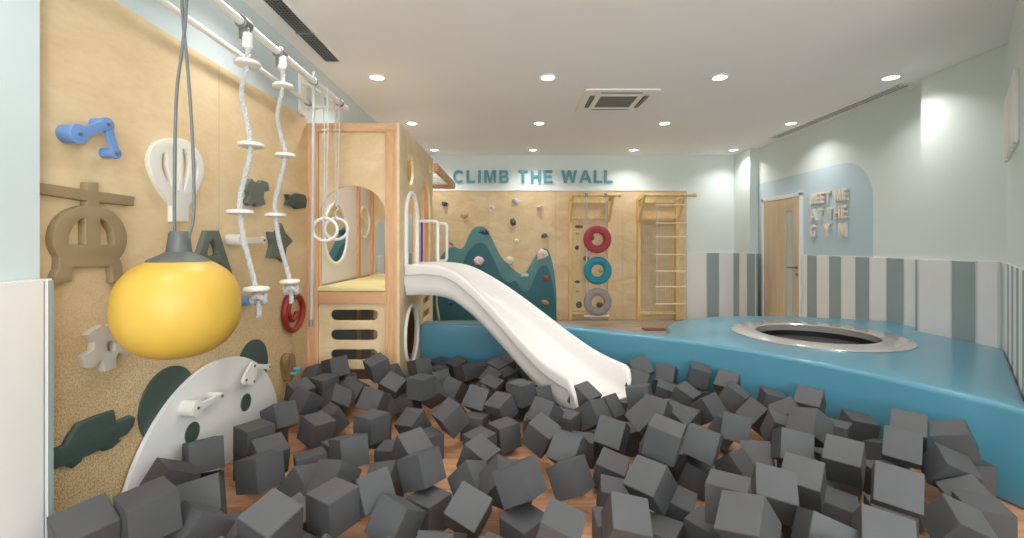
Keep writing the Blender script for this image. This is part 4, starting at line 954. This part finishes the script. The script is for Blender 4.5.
# ------------------------------------------------------------------ foam blocks: place (x, y, z) and turn (quaternion w, x, y, z)
BLOCKS = [
(-1.479, 1.557, 0.318, 0.272, 0.163, -0.099, 0.943), (-1.32, 1.633, 0.35, 0, -0.303, -0.952, -0.049), (-1.329, 1.931, 0.222, 0.247, -0.046, 0.446, -0.859),
(-1.584, 2.078, 0.222, 0.13, -0.279, -0.923, 0.232), (-1.587, 2.314, 0.24, 0.542, -0.746, -0.304, 0.239), (-1.207, 1.721, 0.224, 0.102, -0.269, -0.906, 0.31),
(-1.176, 1.849, 0.084, 0.053, -0.322, -0.945, -0.018), (-1.583, 1.636, 0.183, 0.323, -0.863, -0.27, 0.28), (-1.233, 2.203, 0.21, 0.494, -0.666, -0.411, 0.379),
(-1.305, 2.422, 0.184, 0.137, -0.376, -0.914, -0.063), (-1.449, 2.529, 0.233, 0, -0.276, -0.961, 0.006), (-0.751, 1.889, 0.218, 0, -0.263, -0.965, -0.019),
(-1.024, 2.216, 0.123, 0.183, -0.823, -0.46, 0.278), (-0.851, 2.16, 0.187, 0, 0.214, 0.912, -0.351), (-1.084, 2.428, 0.117, 0.08, 0.488, 0.869, -0.012),
(-0.877, 2.419, 0.21, 0.545, -0.749, -0.287, 0.246), (-0.634, 2.013, 0.208, 0.45, -0.805, -0.345, 0.175), (-0.486, 1.885, 0.161, 0.142, -0.246, -0.927, 0.246),
(-0.877, 1.638, 0.293, 0.113, -0.187, -0.966, -0.139), (-0.943, 1.935, 0.112, 0.286, 0.127, -0.11, 0.943), (-0.847, 1.749, 0.114, 0.052, -0.251, -0.89, 0.378),
(-1.469, 2.847, 0.23, 0.424, -0.754, -0.401, 0.302), (-1.585, 3.369, 0.209, 0.167, -0.309, -0.932, -0.086), (-1.477, 3.217, 0.195, 0.156, -0.201, -0.937, 0.241),
(-1.451, 3.488, 0.225, 0, 0.257, 0.966, 0.03), (-1.344, 3.69, 0.158, 0.13, -0.959, -0.248, -0.047), (-1.44, 3.671, 0.323, 0.562, -0.711, -0.351, 0.235),
(-1.606, 3.679, 0.232, 0.286, -0.798, -0.179, 0.499), (-1.07, 3.581, 0.345, 0, 0.413, 0.895, 0.169), (-1.238, 3.519, 0.184, 0.201, 0.103, -0.566, 0.793),
(-0.968, 3.154, 0.23, 0.538, -0.828, 0.156, 0.034), (-0.935, 3.5, 0.211, 0.175, -0.153, -0.942, -0.243), (-0.947, 3.293, 0.121, 0.185, 0.178, 0.607, -0.753),
(-0.859, 2.751, 0.21, 0, -0.255, -0.967, 0.02), (-1.25, 3.108, 0.109, 0.372, -0.089, -0.239, 0.892), (-1.297, 3.315, 0.175, 0.127, 0.394, -0.795, 0.444),
(-1.25, 2.878, 0.141, 0.667, -0.682, 0.283, -0.105), (-0.664, 3.023, 0.112, 0.098, 0.224, 0.942, 0.231), (-0.393, 2.897, 0.21, 0.101, 0.429, 0.855, 0.273),
(-0.624, 3.5, 0.171, 0.579, -0.049, -0.423, -0.695), (-0.471, 3.655, 0.145, 0.277, -0.026, -0.501, 0.82), (-0.62, 3.801, 0.173, 0.257, -0.144, 0.541, -0.788),
(-0.676, 3.35, 0.264, 0, 0.216, 0.976, -0.007), (-0.808, 3.947, 0.244, 0.556, -0.745, -0.308, 0.202), (-0.537, 4.45, 0.105, 0, -0.396, -0.903, -0.166),
(-0.441, 4.285, 0.102, 0.517, -0.768, -0.322, 0.197), (-0.147, 4.239, 0.143, 0.117, -0.298, -0.941, -0.112), (-0.174, 3.924, 0.139, 0.324, -0.89, 0.32, 0.03),
(0.094, 4.205, 0.106, 0.453, -0.817, -0.308, 0.179), (-0.042, 4.088, 0.102, 0.299, -0.126, 0.732, -0.599), (-0.176, 3.626, 0.159, 0.109, -0.21, -0.965, -0.109),
(0.062, 3.242, 0.254, 0, 0.336, 0.942, -0.013), (-0.244, 3.252, 0.202, 0.495, -0.851, 0.172, 0.009), (-0.075, 3.14, 0.182, 0.104, 0.34, 0.913, 0.197),
(0.197, 3.334, 0.186, 0.536, -0.766, -0.276, 0.222), (0.211, 2.864, 0.239, 0.425, -0.838, 0.319, -0.122), (0.351, 2.957, 0.138, 0, -0.296, -0.955, -0.006),
(0.171, 2.649, 0.204, 0.206, -0.267, -0.932, -0.131), (-0.183, 2.466, 0.153, 0.193, -0.265, -0.942, -0.072), (-0.197, 2.772, 0.085, 0, 0.382, 0.923, 0.044),
(-0.047, 2.867, 0.113, 0.668, -0.691, -0.229, 0.154), (-0.251, 3.052, 0.086, 0, 0.13, 0.99, -0.045), (-0.795, 3.448, 0.091, 0.682, -0.719, 0.01, -0.135),
(-0.845, 3.713, 0.128, 0.736, -0.612, 0.155, 0.245), (-0.997, 3.695, 0.23, 0.212, -0.784, -0.094, 0.576), (-0.442, 2.196, 0.227, 0.467, -0.737, -0.389, 0.295),
(-0.542, 2.446, 0.2, 0.23, -0.373, -0.892, -0.108), (-0.2, 2.253, 0.127, 0.226, -0.875, -0.316, 0.288), (-0.189, 1.962, 0.155, 0.106, -0.223, -0.912, -0.329),
(0.054, 1.931, 0.088, 0, -0.384, -0.921, -0.057), (0.035, 1.992, 0.275, 0.408, -0.767, -0.395, 0.297), (-0.048, 2.159, 0.182, 0.777, -0.545, 0.125, 0.289),
(0.298, 2.431, 0.208, 0.453, -0.847, 0.27, -0.06), (0.289, 2.216, 0.175, 0.431, -0.76, -0.377, 0.306), (0.18, 1.715, 0.217, 0.151, 0.137, -0.082, 0.975),
(-0.282, 1.766, 0.105, 0, 0.138, 0.953, -0.272), (-0.388, 2.098, 0.077, 0, -0.298, -0.955, 0.001), (0.52, 3.228, 0.222, 0.22, -0.386, -0.889, -0.113),
(0.545, 3.009, 0.186, 0.069, -0.452, -0.475, 0.752), (0.664, 3.119, 0.18, 0.394, -0.835, -0.335, 0.19), (0.379, 3.138, 0.08, 0, -0.292, -0.956, -0.023),
(0.574, 2.579, 0.235, 0.261, -0.078, -0.482, 0.833), (0.335, 2.579, 0.151, 0.231, -0.08, -0.45, 0.859), (1.063, 3.986, 0.186, 0, -0.201, -0.961, 0.192),
(1.101, 3.829, 0.278, 0.073, 0.208, 0.521, -0.825), (0.998, 3.528, 0.242, 0.516, -0.798, 0.301, -0.074), (0.888, 3.128, 0.265, 0.624, -0.75, 0.084, -0.202),
(1.313, 3.83, 0.218, 0.241, -0.111, -0.528, 0.807), (1.245, 3.666, 0.109, 0.103, -0.184, -0.972, -0.1), (1.332, 3.462, 0.148, 0.184, -0.39, -0.895, -0.115),
(1.526, 3.673, 0.256, 0.752, -0.625, 0.2, -0.064), (1.668, 3.485, 0.235, 0.058, 0.334, 0.884, 0.32), (1.615, 3.288, 0.207, 0.254, -0.335, -0.903, -0.085),
(1.652, 3.04, 0.161, 0.371, -0.701, 0.591, -0.148), (1.374, 3.158, 0.17, 0.462, -0.841, -0.275, 0.06), (0.925, 2.897, 0.246, 0.441, -0.832, 0.318, -0.111),
(0.813, 2.731, 0.256, 0.413, -0.709, 0.565, -0.087), (0.733, 2.169, 0.384, 0.252, -0.118, -0.722, 0.634), (1.086, 3.003, 0.15, 0.725, -0.539, 0.426, -0.047),
(1.206, 3.108, 0.102, 0, -0.358, -0.933, -0.03), (0.988, 2.332, 0.291, 0.304, -0.098, -0.568, 0.759), (1.345, 2.7, 0.223, 0.245, -0.109, -0.577, 0.772),
(0.527, 2.403, 0.107, 0.102, -0.209, -0.964, -0.132), (0.62, 2.015, 0.248, 0.137, 0.385, 0.864, 0.294), (0.751, 2.078, 0.099, 0.102, -0.241, -0.962, -0.08),
(0.971, 2.386, 0.107, 0.179, -0.164, -0.966, -0.084), (1.191, 2.404, 0.115, 0.323, 0.405, 0.831, -0.202), (0.87, 1.809, 0.297, 0, 0.279, 0.96, -0.013),
(0.838, 1.597, 0.322, 0.339, -0.218, -0.214, 0.89), (1.372, 2.508, 0.116, 0.084, -0.808, -0.509, -0.286), (1.105, 1.903, 0.27, 0, 0.209, 0.94, 0.269),
(1.294, 2.001, 0.266, 0.083, 0.346, 0.901, 0.248), (1.621, 2.196, 0.268, 0.096, 0.36, 0.896, 0.241), (1.957, 2.728, 0.167, 0, -0.395, -0.919, 0.013),
(2.16, 2.809, 0.176, 0.092, -0.787, -0.61, -0.006), (2.018, 3.05, 0.246, 0.106, 0.37, 0.882, 0.271), (1.878, 3.248, 0.185, 0.103, -0.784, -0.612, 0.022),
(1.72, 2.797, 0.25, 0.201, -0.293, -0.091, 0.93), (1.643, 2.483, 0.316, 0.426, -0.321, -0.311, 0.787), (1.595, 2.672, 0.216, 0.17, -0.786, -0.594, 0.019),
(1.467, 2.357, 0.262, 0.532, -0.831, 0.164, -0.002), (2.183, 2.479, 0.295, 0.093, 0.35, 0.891, 0.275), (2.019, 2.331, 0.273, 0.153, 0.314, 0.806, 0.479),
(1.571, 1.84, 0.322, 0.123, 0.292, 0.819, 0.478), (1.482, 2.062, 0.092, 0.054, -0.294, -0.952, -0.061), (1.319, 1.601, 0.271, 0.399, -0.882, 0.25, -0.038),
(1.153, 1.667, 0.229, 0, 0.764, 0.588, -0.268), (2.299, 2.341, 0.298, 0.357, -0.198, -0.04, 0.912), (2.365, 2.339, 0.133, 0, -0.757, -0.653, -0.003),
(2.175, 2.244, 0.198, 0.745, -0.373, -0.414, 0.366), (2.136, 2.099, 0.119, 0.064, 0.288, 0.744, -0.6), (2.042, 1.951, 0.127, 0, -0.835, -0.55, -0.017),
(1.842, 1.862, 0.151, 0.74, -0.357, -0.416, 0.389), (2.163, 2.604, 0.104, 0.541, -0.685, 0.292, -0.392), (0.619, 1.874, 0.077, 0, -0.301, -0.954, 0.001),
(0.45, 1.782, 0.216, 0.098, 0.039, -0.857, 0.505), (0.826, 1.899, 0.085, 0.662, -0.625, 0.329, -0.25), (0.493, 2.163, 0.09, 0.068, -0.089, -0.993, -0.032),
(-1.556, 1.446, 0.076, 0.887, 0, 0, 0.463), (-1.313, 1.541, 0.099, 0.636, 0.757, -0.035, -0.144), (0.772, 2.891, 0.076, 0.974, 0, 0, 0.228),
(0.883, 3.39, 0.076, 0.85, 0, 0, 0.527), (-1.54, 2.246, 0.076, 0.98, 0, 0, 0.198), (0.432, 1.935, 0.076, 0.713, 0, 0, 0.701),
(0.81, 2.589, 0.076, 0.804, 0, 0, 0.594), (1.354, 2.9, 0.118, 0.856, -0.2, -0.452, -0.152), (0.882, 3.151, 0.076, 0.815, 0, 0, 0.579),
(-0.065, 4.49, 0.12, 0.811, -0.48, -0.308, 0.128), (-0.709, 4.298, 0.076, 0.914, 0, 0, 0.406), (1.573, 1.873, 0.076, 0.93, 0, 0, 0.367),
(1.053, 2.103, 0.117, 0.572, -0.65, -0.476, 0.149), (1.955, 2.372, 0.076, 0.739, 0, 0, 0.674), (-1.613, 1.911, 0.076, 0.782, 0, 0, 0.623),
(1.088, 3.77, 0.076, 0.836, 0, 0, 0.549), (0.974, 2.578, 0.076, 0.782, 0, 0, 0.623), (1.764, 2.398, 0.076, 0.916, 0, 0, 0.401),
(-0.979, 1.556, 0.076, 1, 0, 0, 0.018), (1.854, 2.136, 0.109, 0.94, -0.177, -0.058, -0.287), (0.091, 3.632, 0.076, 0.98, 0, 0, 0.201),
(0.679, 1.684, 0.076, 0.96, 0, 0, 0.278), (0.932, 1.539, 0.109, 0.872, -0.131, -0.401, -0.246), (-0.437, 3.249, 0.112, 0.375, -0.147, 0.915, 0.024),
(0.215, 3.874, 0.076, 0.747, 0, 0, 0.665), (1.832, 1.66, 0.076, 0.896, 0, 0, 0.443), (1.692, 2.015, 0.076, 0.831, 0, 0, 0.557),
(1.778, 2.605, 0.076, 0.994, 0, 0, 0.106), (1.851, 2.884, 0.076, 0.818, 0, 0, 0.575), (-0.634, 2.256, 0.122, 0.745, -0.356, 0.296, 0.48),
(-0.699, 2.622, 0.076, 0.747, 0, 0, 0.664), (-0.73, 4.538, 0.091, 0.883, 0.045, -0.066, -0.463), (1.493, 3.639, 0.076, 0.996, 0, 0, 0.092),
(-0.249, 3.454, 0.128, 0, 0.485, -0.699, -0.526), (1.462, 1.683, 0.117, 0.46, -0.879, 0.033, -0.119), (0.429, 2.74, 0.076, 0.81, 0, 0, 0.586),
(0.571, 3.863, 0.076, 0.773, 0, 0, 0.635), (0.229, 4.402, 0.076, 0.783, 0, 0, 0.622), (-1.497, 2.604, 0.076, 0.997, 0, 0, 0.073),
(1.228, 1.86, 0.076, 0.748, 0, 0, 0.664), (0.036, 2.378, 0.076, 0.748, 0, 0, 0.664), (1.531, 2.256, 0.076, 0.933, 0, 0, 0.36),
(-0.314, 4.421, 0.076, 0.992, 0, 0, 0.124), (-0.073, 1.735, 0.076, 0.872, 0, 0, 0.489), (-1.593, 2.982, 0.076, 0.909, 0, 0, 0.417),
(0.71, 4.113, 0.076, 1, 0, 0, 0.018), (-0.525, 2.798, 0.076, 0.948, 0, 0, 0.319), (1.156, 3.334, 0.076, 0.981, 0, 0, 0.194),
(0.032, 3.424, 0.076, 0.951, 0, 0, 0.31), (-0.902, 2.987, 0.076, 0.747, 0, 0, 0.665), (1.322, 2.224, 0.076, 0.978, 0, 0, 0.21),
(1.022, 1.898, 0.076, 1, 0, 0, 0.023), (0.609, 2.804, 0.076, 0.976, 0, 0, 0.219), (1.584, 2.488, 0.076, 1, 0, 0, 0),
(1.134, 2.72, 0.114, 0.418, 0.739, 0.018, 0.528), (-0.505, 1.664, 0.099, 0.619, 0.765, 0.077, 0.16), (-0.798, 1.455, 0.118, 0.968, -0.19, 0.162, -0.009),
(0.161, 3.057, 0.076, 0.761, 0, 0, 0.649), (-0.653, 4.015, 0.096, 0.527, 0.351, -0.584, 0.508), (0.282, 3.645, 0.076, 0.995, 0, 0, 0.104),
(0.758, 1.407, 0.09, 0.517, -0.089, 0.054, 0.85), (0.904, 3.829, 0.075, 0.721, 0, 0, 0.693), (0.738, 2.357, 0.079, 1, 0, 0, 0.029),
(0.661, 1.412, 0.256, 0.125, 0.645, -0.733, 0.177), (-1.02, 2.66, 0.083, 0.912, 0, 0, 0.41), (1.072, 1.464, 0.229, 0.887, 0, 0, 0.462),
(0.593, 4.258, 0.078, 0.973, 0, 0, 0.231), (-0.16, 1.597, 0.081, 0.865, 0, 0, 0.502), (0.792, 2.42, 0.26, 0.669, 0.505, -0.46, 0.294),
(-0.628, 1.528, 0.193, 0.82, 0.335, -0.088, -0.456), (-0.119, 1.45, 0.236, 0.357, -0.117, -0.657, 0.654), (0.047, 3.871, 0.076, 0.999, 0, 0, 0.032),
(-0.991, 1.461, 0.234, 0.891, 0, 0, 0.454), (0.961, 1.709, 0.08, 0.863, 0, 0, 0.504), (0.851, 1.288, 0.25, 0.121, 0.108, 0.655, -0.738),
]
BS = 0.152
bm = bmesh.new(); bmesh.ops.create_cube(bm, size=BS); bmesh.ops.bevel(bm, geom=bm.edges[:], offset=.0022, segments=2, affect='EDGES')
me_block = bpy.data.meshes.new('foam_block'); bm.to_mesh(me_block); bm.free(); me_block.materials.append(M_foam)
ROWS = [(372, 'farthest row'), (392, 'second farthest row'), (414, 'third farthest row'), (440, 'middle row'), (468, 'third nearest row'), (498, 'second nearest row'), (9999, 'nearest row')]
COLS = [(150, 'below the green crocodile board'), (225, 'before the panda\'s left ear'), (300, 'before the panda\'s right ear'), (360, 'before the tower panel\'s left half'), (410, 'before the tower panel\'s right half'),
        (470, 'below the slide\'s top'), (540, 'below the slide\'s middle'), (600, 'in front of the slide exit'), (660, 'just right of the slide exit'), (730, 'straight below the rope ladder'), (800, 'below the trampoline\'s left half'), (870, 'below the trampoline\'s right half'), (930, 'near the right pit corner'), (9999, 'at the pit\'s right end')]
ORD = ['first', 'second', 'third', 'fourth', 'fifth', 'sixth', 'seventh', 'eighth', 'ninth', 'tenth', 'eleventh', 'twelfth']
cells = {}
for i, b in enumerate(BLOCKS):
    px = CX + F * b[0] / b[1]; py = CY - F * (b[2] - ZC) / b[1]
    r = next(k for k, q in enumerate(ROWS) if py < q[0]); c = next(k for k, q in enumerate(COLS) if px < q[0])
    cells.setdefault((r, c), []).append((px, i))
label_of = {}
for (r, c), lst in cells.items():
    lst.sort()
    for k, (px, i) in enumerate(lst):
        place = 'the only one' if len(lst) == 1 else ('%s from the left' % ORD[k])
        label_of[i] = 'foam block %s, %s, %s' % (COLS[c][1], place, ROWS[r][1])
for i, b in enumerate(BLOCKS):
    o = bpy.data.objects.new('foam_block', me_block); COL.objects.link(o)
    o.location = b[:3]; o.rotation_mode = 'QUATERNION'; o.rotation_quaternion = Quaternion(b[3:7]).normalized()
    tag(o, label_of[i], 'foam block', 'foam blocks in the pit')
